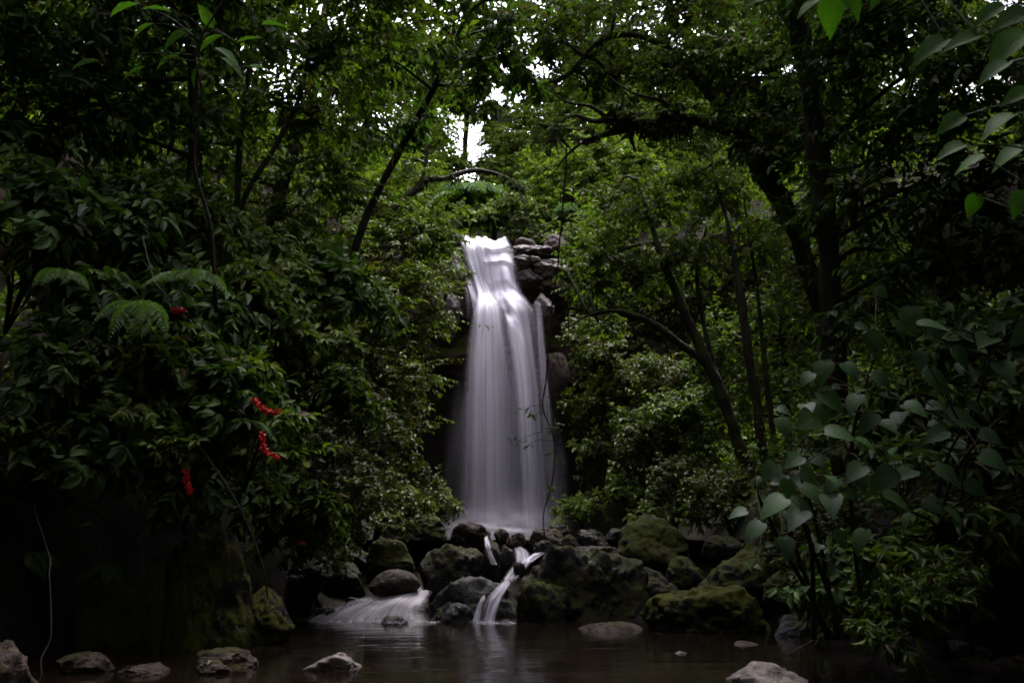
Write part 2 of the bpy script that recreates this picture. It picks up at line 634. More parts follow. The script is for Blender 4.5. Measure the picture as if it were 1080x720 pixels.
M['fern'] = leaf_mat('fern', (0.03, 0.065, 0.012), (0.055, 0.115, 0.022), (0.09, 0.16, 0.04), rough=0.5, transl=0.35, spec=0.18)
M['litter'] = leaf_mat('litter', (0.04, 0.022, 0.008), (0.085, 0.05, 0.016), (0.07, 0.07, 0.015), rough=0.55, transl=0.15, spec=0.25)
M['moss'] = leaf_mat('moss', (0.014, 0.016, 0.005), (0.03, 0.034, 0.01), (0.06, 0.06, 0.018), rough=0.9, transl=0.2, spec=0.1)
M['bark_dark'] = bark_mat('bark_dark', (0.009, 0.0065, 0.005), (0.032, 0.024, 0.017), 0.42)
M['bark_moss'] = bark_mat('bark_moss', (0.009, 0.007, 0.005), (0.03, 0.023, 0.016), 0.62)
M['twig'] = plain_mat('twig', (0.055, 0.036, 0.025), 0.8)
M['green_stem'] = plain_mat('green_stem', (0.04, 0.06, 0.02), 0.6)
M['red'] = plain_mat('red_petals', (0.62, 0.02, 0.012), 0.45, 0.4, 0.25, 80)
M['orange'] = plain_mat('orange_petals', (0.6, 0.1, 0.012), 0.45, 0.4, 0.25, 80)
M['rock_moss'] = rock_mat('rock_moss', (0.009, 0.007, 0.0055), (0.026, 0.02, 0.015), moss=0.66, wet=0.2, mosscol=((0.012, 0.015, 0.002), (0.045, 0.052, 0.006)), spec=0.2)
M['rock_green'] = rock_mat('rock_green', (0.009, 0.007, 0.005), (0.025, 0.019, 0.013), moss=0.78, wet=0.18, mosscol=((0.015, 0.021, 0.002), (0.07, 0.082, 0.006)), spec=0.18)
M['rock_cloak'] = rock_mat('rock_cloak', (0.008, 0.006, 0.005), (0.025, 0.02, 0.014), moss=0.94, wet=0.14, mosscol=((0.02, 0.025, 0.002), (0.09, 0.098, 0.007)), spec=0.15, lean=0.3)
M['rock_brown'] = rock_mat('rock_brown', (0.018, 0.012, 0.009), (0.062, 0.043, 0.032), moss=0.3, wet=0.1, spec=0.18)
M['rock_wet'] = rock_mat('rock_wet', (0.007, 0.0058, 0.0054), (0.022, 0.018, 0.017), moss=0.4, wet=0.26, spec=0.22)
M['rock_pale'] = rock_mat('rock_pale', (0.06, 0.047, 0.04), (0.22, 0.18, 0.16), moss=-1, wet=0.2, scale=1.8, spec=0.3)
M['cliff'] = rock_mat('cliff_rock', (0.009, 0.0065, 0.005), (0.05, 0.03, 0.021), moss=0.58, wet=0.1, scale=0.6, spec=0.12)
M['ledge'] = rock_mat('ledge_rock', (0.02, 0.014, 0.012), (0.095, 0.066, 0.055), moss=0.3, wet=0.3, scale=1.3, spec=0.3)

# ground: dark soil, leaf litter, moss
m, n, b = new_mat('soil')
tc = N(n, 'ShaderNodeTexCoord')
a = noise(n, 1.2, 6, 0.6, tc.outputs['Object'])
f = noise(n, 14, 5, 0.7, tc.outputs['Object'])
g2 = noise(n, 40, 4, 0.7, tc.outputs['Object'])
c = ramp(n, f, [(0.3, (0.006, 0.0045, 0.003)), (0.6, (0.018, 0.012, 0.0075)), (0.8, (0.045, 0.029, 0.016))])
c = mixc(n, maprange(n, a, 0.48, 0.62), c, (0.014, 0.02, 0.005))
n.links.new(c, b.inputs['Base Color'])
b.inputs['Roughness'].default_value = 0.9
b.inputs['Specular IOR Level'].default_value = 0.1
bump(n, math_n(n, 'ADD', f, g2), 1.0, 0.06, b)
M['soil'] = m

# pool water: tannin-dark, blurred by the long exposure
m, n, b = new_mat('pool_water')
tc = N(n, 'ShaderNodeTexCoord')
mp = N(n, 'ShaderNodeMapping')
mp.inputs['Scale'].default_value = (0.5, 1.6, 1)
n.links.new(tc.outputs['Object'], mp.inputs['Vector'])
f1 = noise(n, 1.3, 3, 0.5, mp.outputs[0], 0.4)
f2 = noise(n, 7, 2, 0.5, mp.outputs[0])
n.links.new(ramp(n, f1, [(0.3, (0.003, 0.0022, 0.0014)), (0.7, (0.009, 0.006, 0.004))]), b.inputs['Base Color'])
b.inputs['Roughness'].default_value = 0.09
b.inputs['IOR'].default_value = 1.33
b.inputs['Specular IOR Level'].default_value = 0.5
bump(n, math_n(n, 'ADD', f1, math_n(n, 'MULTIPLY', f2, 0.25)), 0.22, 0.05, b)
M['water'] = m

# ------------------------------------------------------------------ terrain
def smooth(x, a, b):
    t = np.clip((x - a) / (b - a), 0, 1)
    return t * t * (3 - 2 * t)


def ground_h(x, y):
    x, y = np.asarray(x, float), np.asarray(y, float)
    # channel floor along the stream
    floor = -0.45 + smooth(y, 11.5, 13.5) * 0.55 + smooth(y, 13.5, 16) * 0.55 + smooth(y, 18, 24) * 0.15
    floor = floor + smooth(y, 25.3, 26.4) * 7.0 + np.clip(y - 27, 0, 17) * 0.5
    wl = np.interp(y, [-5, 7, 9.5, 11.2, 12.5, 16, 20, 24, 26, 40], [4.6, 3.9, 3.5, 2.7, 2.4, 2.2, 2.6, 3.0, 1.2, 2.0])
    wr = np.interp(y, [-5, 7, 8.5, 10.5, 12.5, 16, 20, 24, 26, 40], [4.8, 3.9, 3.2, 2.4, 2.8, 3.2, 3.4, 3.4, 1.4, 2.5])
    dl, dr = np.maximum(-x - wl, 0), np.maximum(x - wr, 0)
    bank_l = 1.05 * dl + 0.9 * smooth(dl, 0, 0.9)
    bank_r = 0.62 * dr + 0.55 * smooth(dr, 0, 1.2)
    bank = 13 * (1 - np.exp(-(bank_l + bank_r) / 13))
    up = smooth(y, 24.5, 26.5)
    bank = bank * (1 - 0.55 * up)
    nz = fbm(np.stack([x * 0.35, y * 0.35, np.zeros_like(x)], -1), 4) * 0.35 * smooth(dl + dr, 0, 2)
    q = np.stack([x * 1.3, y * 1.3, np.zeros_like(x)], -1)
    nz = nz + (0.22 * fbm(q, 4) + 0.16 * np.abs(fbm(q * 2.1 + 5, 3))) * smooth(dl + dr, 0.05, 0.8)
    return floor + bank + nz


def grid_axis(lo, hi, c, n, dense):
    t = np.linspace(-1, 1, n)
    s = np.sinh(t * dense) / np.sinh(dense)
    return np.where(s < 0, c + s * (c - lo), c + s * (hi - c))


gx = grid_axis(-260, 260, 0, 300, 4.8)
gy = grid_axis(-150, 420, 14, 340, 4.8)
X, Yg = np.meshgrid(gx, gy)
Z = ground_h(X, Yg)
far = smooth(np.hypot(X, Yg - 14), 60, 200)
Z = Z * (1 - far) + (10 + 6 * fbm(np.stack([X, Yg, X * 0], -1) * 0.02, 2)) * far
g = Geo()
nx, ny = len(gx), len(gy)
idx = np.arange(nx * ny).reshape(ny, nx)
q = np.stack([idx[:-1, :-1], idx[:-1, 1:], idx[1:, 1:], idx[1:, :-1]], -1).reshape(-1, 4)
g.add(np.stack([X, Yg, Z], -1), [q])
tag(g.build('ground', M['soil']), kind='structure')

# pool
g = Geo()
px_, py_ = np.meshgrid(np.linspace(-8, 8, 60), np.linspace(-7, 12.9, 70))
q = np.arange(60 * 70).reshape(70, 60)
q = np.stack([q[:-1, :-1], q[:-1, 1:], q[1:, 1:], q[1:, :-1]], -1).reshape(-1, 4)
g.add(np.stack([px_, py_, px_ * 0], -1), [q])
tag(g.build('pool_water', M['water']), kind='structure')
# upper basin under the fall
g = Geo()
px_, py_ = np.meshgrid(np.linspace(-4, 4.2, 40), np.linspace(15.0, 25.4, 40))
q = np.arange(1600).reshape(40, 40)
q = np.stack([q[:-1, :-1], q[:-1, 1:], q[1:, 1:], q[1:, :-1]], -1).reshape(-1, 4)
g.add(np.stack([px_, py_, px_ * 0 + 0.88], -1), [q])
tag(g.build('upper_water', M['water']), kind='structure')

# cliff: one displaced rock face that wraps round the basin
def cliff_y(x, z):
    base = 25.9 - 0.055 * (np.abs(x + 0.1) ** 1.9)
    lower = smooth(z, 5.6, 3.6)                       # undercut below the middle step
    step = 0.9 * smooth(z, 6.3, 5.2) * np.exp(-((x + 0.15) / 1.5) ** 2)   # the step the lower veil springs from
    y = base - step + 1.6 * lower * np.exp(-((x + 0.1) / 2.6) ** 2)
    p = np.stack([x * 0.55, y * 0.55, z * 0.8], -1)
    y = y - 0.55 * fbm(p, 4) - 0.12 * np.abs(fbm(p * np.array([2.0, 2.0, 5.0]) + 9, 3))
    return y


xs, zs = np.linspace(-9, 9, 260), np.linspace(-0.3, 8.1, 170)
cx, cz = np.meshgrid(xs, zs)
top = 8.0 + 0.5 * fbm(np.stack([cx * 0.8, cx * 0, cx * 0], -1), 3) + 0.16 * np.abs(cx)
czz = -0.3 + (cz + 0.3) / 8.4 * (top + 0.3)
cy = cliff_y(cx, czz)
g = Geo()
idx = np.arange(cx.size).reshape(cx.shape)
V = np.stack([cx, cy, czz], -1)
back = V[-1].copy()
back[:, 1] += 2.5
back[:, 2] -= 0.1
q = np.stack([idx[:-1, :-1], idx[:-1, 1:], idx[1:, 1:], idx[1:, :-1]], -1).reshape(-1, 4)
g.add(np.concatenate([V.reshape(-1, 3), back]), [q, np.stack([idx[-1, :-1], idx[-1, 1:], cx.size + np.arange(1, 260), cx.size + np.arange(0, 259)], -1)])
tag(g.build('cliff', M['cliff']), kind='structure')

# ------------------------------------------------------------------ falling water
def sheet(rows, nu=26, nv=70, bulge=0.06, seed=0, shift=0.0, steps=0.0, lip=1.8, crown=1.0):
    """rows: (py, px left, px right, depth Y); a curved sheet that follows the flow"""
    R = catmull(np.array(rows, float), nv)
    lipn = 1.4 * fbm(np.stack([np.linspace(0, 9, nu) + seed * 3.1, np.zeros(nu), np.zeros(nu)], 1), 3)
    g = Geo()
    V = np.zeros((nv, nu, 3))
    UV = np.zeros((nv, nu, 2))
    for j in range(nv):
        py, xl, xr, Y = R[j]
        for i in range(nu):
            u = i / (nu - 1)
            yy = Y - shift - crown * 0.3 * m_per_px(Y) * (xr - xl) * (1 - (2 * u - 1) ** 2) * 0.5
            lw = (1 - j / (nv - 1)) ** 4 * lip
            V[j, i] = P(xl + (xr - xl) * u, py + lw * lipn[i], yy)
            UV[j, i] = (u, j / (nv - 1))
    V[..., 1] -= bulge * fbm(np.stack([UV[..., 0] * 5 + seed, UV[..., 1] * 3, UV[..., 0] * 0 + seed], -1), 3)
    if steps:
        ph = UV[..., 1] * 4 + 0.5 * fbm(np.stack([UV[..., 0] * 2.2 + seed, UV[..., 1] * 1.5, UV[..., 0] * 0], -1), 2)
        fr = ph % 1.0
        V[..., 1] -= steps * np.where(fr < 0.8, fr / 0.8, (1 - fr) / 0.2)
    idx = np.arange(nu * nv).reshape(nv, nu)
    q = np.stack([idx[:-1, :-1], idx[1:, :-1], idx[1:, 1:], idx[:-1, 1:]], -1).reshape(-1, 4)
    g.add(V, [q], UV)
    return g


fall = thing('waterfall', 'tall white silky waterfall dropping down the dark cliff into the rocky basin', 'waterfall', tuple(P(535, 560, 24.5)))
fb = fall.location
LEFT = [(250, 484, 512, 26.3), (257, 483, 514, 25.3), (275, 487, 518, 25.05), (295, 494, 521, 24.9), (310, 499, 524, 24.6), (320, 498, 529, 24.2), (335, 493, 534, 23.95), (360, 488, 540, 23.8), (410, 484, 546, 23.7), (490, 480, 550, 23.65), (563, 477, 552, 23.6)]
UPR = [(252, 500, 538, 26.3), (258, 501, 541, 25.4), (268, 502, 546, 25.2), (282, 505, 550, 25.0), (300, 508, 553, 24.85), (315, 510, 559, 24.6), (328, 512, 564, 24.3)]
RIGHT = [(296, 512, 549, 24.9), (306, 516, 553, 24.7), (318, 520, 562, 24.3), (332, 525, 569, 24.05), (360, 530, 573, 23.95), (410, 536, 578, 23.9), (490, 541, 585, 23.85), (563, 543, 591, 23.8)]
UPLEFT = [(273, 468, 486, 25.3), (278, 474, 491, 25.1), (292, 483, 498, 24.9), (315, 490, 505, 24.5), (340, 491, 510, 24.2)]
STRAND = [(318, 561, 571, 24.3), (325, 563, 573, 24.1), (370, 566, 577, 24.0), (450, 570, 585, 23.95), (563, 574, 595, 23.9)]
CENT = [(306, 506, 524, 24.4), (316, 503, 530, 24.0), (335, 499, 533, 23.75), (370, 495, 536, 23.6), (450, 492, 540, 23.5), (563, 490, 542, 23.4)]
CENT2 = [(328, 528, 545, 24.1), (340, 530, 551, 23.8), (360, 535, 557, 23.72), (400, 541, 563, 23.65), (480, 546, 569, 23.6), (563, 548, 574, 23.5)]
VEIL = [(380, 476, 512, 23.5), (430, 468, 512, 23.4), (500, 458, 512, 23.3), (568, 448, 514, 23.2)]
VEILR = [(390, 560, 594, 24.3), (450, 560, 600, 24.2), (500, 560, 606, 24.1), (565, 560, 612, 24.0)]
up = sheet(UPR, 30, 160, 0.03, 3, 0.0, steps=0.07)
up.build('upper_cascade', flow_mat('water_steps', 7, 0.32, 0.62, 0.96, 0.4, bot_fade=0.25, edge=0.3, seed=2), fall, fb)
sheet([(318, 512, 556, 24.5), (335, 508, 562, 24.3), (400, 500, 572, 24.2), (563, 494, 582, 24.1)], 24, 60, 0.05, 15).build('back_curtain', flow_mat('water_back', 5, 0.32, 0.72, 0.42, 0.25, top_fade=0.2, edge=0.4, seed=51), fall, fb)
sheet(UPLEFT, 18, 30, 0.05, 5).build('side_chute', flow_mat('water_chute', 12, 0.36, 0.6, 0.75, 0.15, top_fade=0.1, bot_fade=0.35, edge=0.25, seed=5), fall, fb)
sheet(LEFT, 30, 110, 0.05, 1).build('left_curtain', flow_mat('water_left', 8, 0.32, 0.66, 0.98, 0.36, bot_fade=0.03, edge=0.32, seed=1, thin=0.3), fall, fb)
sheet(RIGHT, 30, 100, 0.05, 2).build('right_curtain', flow_mat('water_right', 8, 0.36, 0.7, 0.92, 0.2, top_fade=0.1, bot_fade=0.03, edge=0.34, seed=8, thin=0.35), fall, fb)
sheet(CENT, 20, 70, 0.08, 4, 0.05).build('front_curtain', flow_mat('water_front', 8, 0.36, 0.64, 0.85, 0.1, top_fade=0.15, edge=0.4, seed=11, thin=0.3), fall, fb)
sheet(CENT2, 16, 70, 0.05, 6, 0.05).build('front_curtain', flow_mat('water_front_right', 4, 0.3, 0.6, 0.9, 0.25, top_fade=0.28, edge=0.42, seed=14, thin=0.3), fall, fb)
sheet(STRAND, 10, 60, 0.04, 7).build('side_strand', flow_mat('water_strand', 3, 0.28, 0.66, 0.6, 0.1, top_fade=0.55, edge=0.45, seed=17, thin=0.4), fall, fb)
sheet(VEIL, 20, 40, 0.15, 8).build('spray', flow_mat('spray_left', 4, 0.3, 0.75, 0.17, 0.1, top_fade=0.6, edge=0.5, seed=21), fall, fb)
sheet(VEILR, 20, 40, 0.15, 9).build('spray', flow_mat('spray_right', 4, 0.3, 0.75, 0.2, 0.1, top_fade=0.6, edge=0.5, seed=23), fall, fb)
for k in range(4):
    dy = k * 0.45
    BASE = [(500 + 8 * k, 466 - 4 * k, 596 + 4 * k, 23.3 - dy), (530 + 5 * k, 456 - 5 * k, 602 + 5 * k, 23.2 - dy), (552 + 2 * k, 448 - 5 * k, 608 + 5 * k, 23.0 - dy), (572, 446 - 5 * k, 612 + 5 * k, 22.8 - dy)]
    sheet(BASE, 24, 20, 0.25, 10 + k).build('mist', flow_mat('mist', 2.2, 0.2, 0.75, 0.26, 0.35, top_fade=0.85, edge=0.5, seed=25 + 7 * k, vstretch=1.5), fall, fb)


def cascade(name, label, parts, base):
    t = thing(name, label, 'cascade', tuple(base))
    for nm, rows, kw, sk in parts:
        sheet(rows, **sk).build(nm, flow_mat(nm + '_water', **kw), t, base)
    return t


base = P(385, 657, 11.6)
cascade('cascade', 'broad low cascade sliding over a rock shelf, left of the small double fall', [
    ('slide', [(621, 408, 458, 12.9), (626, 392, 457, 12.6), (634, 362, 454, 12.3), (642, 338, 454, 12.05), (650, 320, 456, 11.8), (657, 308, 458, 11.66)],
     dict(streak=8, lo=0.34, hi=0.68, dens=0.85, base=0.28, edge=0.22, seed=31, col=(0.6, 0.565, 0.6), vstretch=1.2), dict(nu=40, nv=40, bulge=0.1, crown=0.15)),
    ('foam', [(653.5, 316, 470, 11.75), (655, 316, 470, 11.62), (656.5, 316, 470, 11.5), (658.5, 316, 470, 11.35)],
     dict(streak=16, lo=0.4, hi=0.7, dens=0.6, base=0.03, edge=0.1, seed=33, top_fade=0.2, bot_fade=0.6), dict(nu=30, nv=10, bulge=0.02))], base)
base = P(515, 657, 11.8)
cascade('cascade', 'small double fall pouring off the flat slab beside the biggest mossy boulder', [
    ('chute', [(613, 528, 541, 12.3), (618, 522, 538, 12.0), (630, 511, 532, 11.85), (645, 506, 526, 11.75), (657, 503, 524, 11.7)],
     dict(streak=5, lo=0.34, hi=0.64, dens=0.85, base=0.08, edge=0.34, seed=35, top_fade=0.08), dict(nu=16, nv=40, bulge=0.04)),
    ('chute', [(628, 508, 513, 11.9), (634, 504, 511, 11.8), (645, 500, 508, 11.75), (657, 496, 507, 11.7)],
     dict(streak=3, lo=0.3, hi=0.6, dens=0.7, base=0.2, edge=0.3, seed=36, top_fade=0.15), dict(nu=10, nv=30, bulge=0.02)),
    ('foam', [(655, 480, 560, 11.7), (656.5, 480, 566, 11.6), (658, 484, 570, 11.5), (660, 486, 572, 11.4)],
     dict(streak=12, lo=0.4, hi=0.68, dens=0.6, base=0.03, edge=0.12, seed=37, top_fade=0.2, bot_fade=0.6), dict(nu=30, nv=10, bulge=0.02))], base)
base = P(545, 600, 13.6)
cascade('cascade', 'white rapids tumbling between the stones at the lip of the upper basin', [
    ('chute', [(571, 536, 549, 15.2), (575, 538, 552, 14.9), (583, 541, 560, 14.5), (592, 540, 562, 14.1), (602, 533, 555, 13.7), (608, 530, 549, 13.3), (614, 526, 545, 12.6)],
     dict(streak=5, lo=0.34, hi=0.64, dens=0.9, base=0.12, edge=0.38, seed=41, top_fade=0.12, bot_fade=0.15), dict(nu=18, nv=40, bulge=0.08)),
    ('chute', [(577, 570, 581, 14.9), (581, 564, 580, 14.6), (588, 553, 570, 14.3), (594, 548, 562, 14.1)],
     dict(streak=5, lo=0.34, hi=0.64, dens=0.85, base=0.12, edge=0.38, seed=43, top_fade=0.15, bot_fade=0.2), dict(nu=14, nv=30, bulge=0.06))], base)
base = P(520, 590, 13.8)
cascade('cascade', 'thin trickle down the face of the narrow stone beside the rapids', [
    ('chute', [(567, 510, 516, 13.9), (575, 511, 518, 13.55), (585, 513, 521, 13.5), (595, 517, 526, 13.45)],
     dict(streak=3, lo=0.34, hi=0.62, dens=0.65, base=0.1, edge=0.35, seed=45), dict(nu=10, nv=24, bulge=0.03))], base)

# ------------------------------------------------------------------ rocks
_ico = {}


def ico(sub):
    if sub not in _ico:
        bm = bmesh.new()
        bmesh.ops.create_icosphere(bm, subdivisions=sub, radius=1)
        _ico[sub] = (np.array([v.co[:] for v in bm.verts]), np.array([[v.index for v in f.verts] for f in bm.faces]))
        bm.free()
    return _ico[sub]


def rock_geo(seed, size, sub=5, facets=14, angular=0.6, rough=0.12, rotz=0.0, tilt=0.0):
    angular = min(1.0, angular + 0.22)
    r = rngs(seed)
    d, f = ico(sub)
    nrm = rdirs(r, facets)
    dist = r.uniform(0.62, 1.0, facets)
    dn = np.maximum(d @ nrm.T, 1e-3) / dist
    p = 14
    rad = (dn ** p).sum(1) ** (-1 / p)
    rad = np.minimum(rad, 1.25)
    rad = 1 * (1 - angular) + rad * angular
    v = d * rad[:, None]
    v = v + d * (rough * fbm(v * 2.2 + seed * 1.37, 4))[:, None]
    v = v + d * (rough * 0.4 * fbm(v * 8 + seed * 0.77, 4))[:, None]
    v = v / np.abs(v).max(0)
    if tilt:
        c, s = math.cos(tilt), math.sin(tilt)
        v = np.stack([v[:, 0] * c - v[:, 2] * s, v[:, 1], v[:, 0] * s + v[:, 2] * c], 1)
        v = v / np.abs(v).max(0)
    v = v * np.array(size) / 2
    g = Geo()
    g.add(v, [f])
    return g


rock_n = [0]


TOPS = []


def rock(box, Y, mat, label, name='boulder', seed=None, bury=0.35, depth=0.85, cat=None, group=None, **kw):
    """box: the rock's outline in the photo (x0, y0, x1, y1) at distance Y"""
    rock_n[0] += 1
    x0, y0, x1, y1 = box
    sc = m_per_px(Y)
    wdt, hgt = (x1 - x0) * sc, (y1 - y0) * sc
    full = hgt * (1 + bury)
    c = P((x0 + x1) / 2, y0, Y)
    loc = np.array([c[0], Y, c[2] - full / 2])
    g = rock_geo(seed or rock_n[0] * 13 + 5, (wdt, max(wdt * depth, hgt * 0.8), full), **kw)
    o = g.build(name, M[mat])
    o.location = loc
    vv = g.V[0]
    if 10 < Y < 17 or Y < 8:
        top_ = vv[vv[:, 2] > 0.22 * full] + loc
        TOPS.append(top_)
    tag(o, label, cat or name, group)
    return o


rock((443, 559, 520, 622), 13.5, 'rock_moss', 'tall dark angular boulder left of the rapids with moss on its crown', angular=0.9, facets=10)
rock((470, 549, 518, 574), 15.2, 'rock_brown', 'rounded brown boulder right in front of the foot of the waterfall', angular=0.4)
rock((416, 538, 472, 568), 16.2, 'rock_green', 'low mossy boulder against the left bank beside the waterfall foot', angular=0.5)
rock((386, 566, 444, 606), 13.2, 'rock_green', 'moss-topped boulder directly above the smooth brown oval boulder', angular=0.6)
rock((390, 598, 447, 622), 12.7, 'rock_brown', 'smooth brown oval boulder above the broad low cascade', angular=0.25, rough=0.04)
rock((348, 569, 392, 598), 14.0, 'rock_moss', 'grey mossy boulder behind the left end of the low cascade', angular=0.6)
rock((336, 591, 395, 623), 13.1, 'rock_moss', 'dark moss-streaked boulder touching the left end of the oval brown boulder', angular=0.7)
rock((316, 538, 350, 568), 15.0, 'rock_green', 'hump of bright moss high on the left bank above the stream boulders', angular=0.3)
rock((290, 596, 345, 632), 12.6, 'rock_wet', 'wet black boulder at the left edge of the low cascade', angular=0.7)
rock((330, 616, 470, 665), 12.95, 'rock_wet', 'low wet rock shelf under the broad cascade', depth=0.5, angular=0.55, bury=0.6)
rock((326, 634, 362, 656), 12.0, 'rock_wet', 'dark bump poking through the left part of the low cascade', name='stone', angular=0.5)
rock((362, 629, 388, 644), 12.5, 'rock_wet', 'dark bump at the upper left of the low cascade', name='stone', angular=0.5)
rock((300, 566, 330, 604), 13.6, 'rock_green', 'mossy stone in the shade between the bank and the dark moss-streaked boulder', name='stone', angular=0.5)
rock((700, 586, 744, 622), 13.4, 'rock_green', 'mossy stone filling the gap between the slanting boulder and the wide mossy hump', name='stone', angular=0.5)
rock((770, 570, 830, 600), 13.6, 'rock_moss', 'dark stone behind the wide mossy hump under the shrubs', name='stone', angular=0.5)
rock((452, 607, 550, 668), 12.5, 'rock_wet', 'flat dark slab that the small double fall pours from', name='boulder', depth=0.6, angular=0.85, facets=9)
rock((448, 634, 500, 664), 11.8, 'rock_wet', 'wedge of wet rock between the low cascade and the double fall', angular=0.8)
rock((400, 647, 434, 664), 11.45, 'rock_wet', 'small black stone at the foot of the low cascade', name='stone', angular=0.4)
rock((546, 573, 690, 668), 12.5, 'rock_moss', 'biggest boulder of the stream, dark with brown moss, right of the double fall', angular=0.65, facets=11, sub=6, seed=402)
rock((540, 600, 600, 664), 11.9, 'rock_green', 'mossy stone leaning on the left foot of the biggest boulder', angular=0.6)
rock((640, 588, 722, 640), 13.0, 'rock_moss', 'broad low boulder behind the right shoulder of the biggest boulder', angular=0.5)
rock((676, 610, 815, 690), 10.9, 'rock_cloak', 'rounded boulder thick with yellow-green moss at the right edge of the pool', angular=0.55, facets=12, sub=6, seed=211)
rock((606, 655, 686, 688), 10.7, 'rock_brown', 'smooth grey-brown stone in the water before the biggest boulder', angular=0.3, rough=0.05)
rock((648, 541, 742, 600), 15.0, 'rock_green', 'slanting dark boulder with a green mossy back right of the basin', angular=0.85, facets=9, tilt=-0.35)
rock((731, 580, 842, 636), 12.6, 'rock_green', 'wide mossy hump behind the yellow-green boulder', angular=0.35)
rock((804, 600, 856, 640), 11.6, 'rock_green', 'mossy knob under the big heart-shaped leaves', angular=0.5)
rock((832, 610, 880, 650), 11.0, 'rock_moss', 'dark mossy stone on the right bank below the heart-leaved shrub', angular=0.5)
rock((805, 648, 874, 692), 10.2, 'rock_wet', 'black ledge at the waterline right of the yellow-green boulder', angular=0.7)
rock((740, 564, 790, 586), 14.2, 'rock_moss', 'flat mossy ledge behind the wide mossy hump', angular=0.4)
rock((557, 556, 594, 580), 14.9, 'rock_brown', 'brown stone on the right lip of the basin where the hanging vine ends', name='stone', angular=0.4)
rock((575, 549, 600, 567), 15.8, 'rock_wet', 'dark round stone behind the brown stone under the vine', name='stone', angular=0.3)
rock((606, 554, 641, 580), 14.8, 'rock_wet', 'black pointed stone midway between the vine and the slanting boulder', name='stone', angular=0.8)
rock((636, 552, 662, 574), 15.4, 'rock_wet', 'black stone tucked against the left end of the slanting boulder', name='stone', angular=0.7)
rock((595, 573, 657, 594), 13.8, 'rock_brown', 'long thin slab lying on top of the biggest boulder', name='stone', angular=0.5)
rock((521, 556, 538, 569), 15.0, 'rock_wet', 'small black stone at the lip right under the falling water', name='stone', angular=0.4)
rock((534, 561, 560, 577), 14.9, 'rock_brown', 'flat reddish stone above the rapids', name='stone', angular=0.5)
rock((522, 573, 546, 604), 14.0, 'rock_wet', 'wet black stone splitting the rapids from the trickle', name='stone', angular=0.6)
rock((505, 562, 531, 606), 13.9, 'rock_wet', 'narrow upright stone with the white trickle on its face', name='stone', angular=0.5)
rock((539, 592, 555, 605), 13.5, 'rock_wet', 'little black stone in the middle of the rapids', name='stone', angular=0.4)
rock((562, 566, 584, 584), 14.6, 'rock_wet', 'wet stone between the two arms of the rapids', name='stone', angular=0.5)
rock((590, 563, 612, 580), 14.7, 'rock_brown', 'small brown stone left of the black pointed stone', name='stone', angular=0.4)
rock((321, 686, 396, 712), 7.75, 'rock_pale', 'pale speckled stone alone in the pool foreground', name='stone', angular=0.7, rough=0.1)
rock((203, 682, 274, 708), 7.9, 'rock_brown', 'long dark brown stone half sunk left of the pale speckled stone', name='stone', angular=0.4)
rock((52, 686, 119, 712), 7.6, 'rock_brown', 'round-backed dark stone by the thin hanging root', name='stone', angular=0.35)
rock((123, 699, 184, 713), 7.5, 'rock_brown', 'flat reddish stone barely above the water between two darker stones', name='stone', angular=0.35)
rock((208, 696, 242, 709), 7.5, 'rock_brown', 'small flat stone in front of the long dark brown stone', name='stone', angular=0.35)
rock((-60, 668, 36, 760), 6.3, 'rock_brown', 'tall reddish boulder cut off by the bottom left corner', angular=0.5)
rock((160, 556, 285, 682), 9.35, 'rock_cloak', 'steep mossy rock face at the left edge of the pool', angular=0.6, sub=6)
rock((-30, 560, 70, 690), 9.3, 'rock_cloak', 'dark mossy rock in the black hollow at the left edge', angular=0.5)
rock((60, 600, 170, 690), 9.4, 'rock_cloak', 'low dark mossy rock between the hollow and the steep mossy rock face', angular=0.55)
rock((255, 618, 318, 676), 9.5, 'rock_cloak', 'low mossy rock at the waterline under the fallen dead branch', angular=0.6)
rock((702, 686, 733, 702), 8.7, 'rock_pale', 'small grey stone in the water right of centre', name='stone', angular=0.6)
rock((756, 673, 812, 694), 9.4, 'rock_brown', 'low brown stone under the front of the yellow-green boulder', name='stone', angular=0.5)
rock((749, 696, 866, 745), 6.9, 'rock_pale', 'large pale brown stone cut off by the bottom edge right of centre', angular=0.6, rough=0.1)
# shelves beside the lip of the fall
LK = dict(name='rock_ledge', cat='rock', depth=0.8, angular=0.72, facets=16, rough=0.2)
rock((536, 257, 590, 271), 25.4, 'ledge', 'top slab of the layered ledges right of the waterfall lip', tilt=0.07, seed=901, **LK)
rock((539, 266, 572, 281), 25.1, 'ledge', 'short slab under the top slab of the layered ledges', tilt=-0.1, seed=917, **LK)
rock((556, 270, 604, 292), 25.25, 'ledge', 'wide purple-grey slab in the middle of the layered ledges', tilt=0.14, seed=923, **LK)
rock((545, 283, 574, 300), 24.95, 'ledge', 'lowest wet slab of the layered ledges beside the upper cascade', tilt=-0.12, seed=931, **LK)
rock((562, 290, 600, 312), 25.1, 'cliff', 'mossy block under the layered ledges', tilt=0.1, seed=937, **LK)
rock((556, 308, 590, 336), 24.55, 'ledge', 'wet rock shelf that the thin right strand of the waterfall springs from', name='rock_ledge', cat='rock', depth=0.7, angular=0.8)
rock((474, 246, 492, 258), 25.7, 'rock_wet', 'dark stone at the left end of the waterfall lip', name='stone', angular=0.6, sub=4)
rock((572, 246, 606, 270), 25.6, 'rock_brown', 'tan boulder perched right of the waterfall lip', angular=0.7)
rock((540, 250, 570, 266), 25.8, 'rock_brown', 'brown stone at the lip between the water and the tan boulder', name='stone', angular=0.7)
rock((452, 302, 492, 350), 24.9, 'ledge', 'wet shiny rock bulge left of the middle of the waterfall', name='rock_ledge', cat='rock', depth=0.7, angular=0.6)
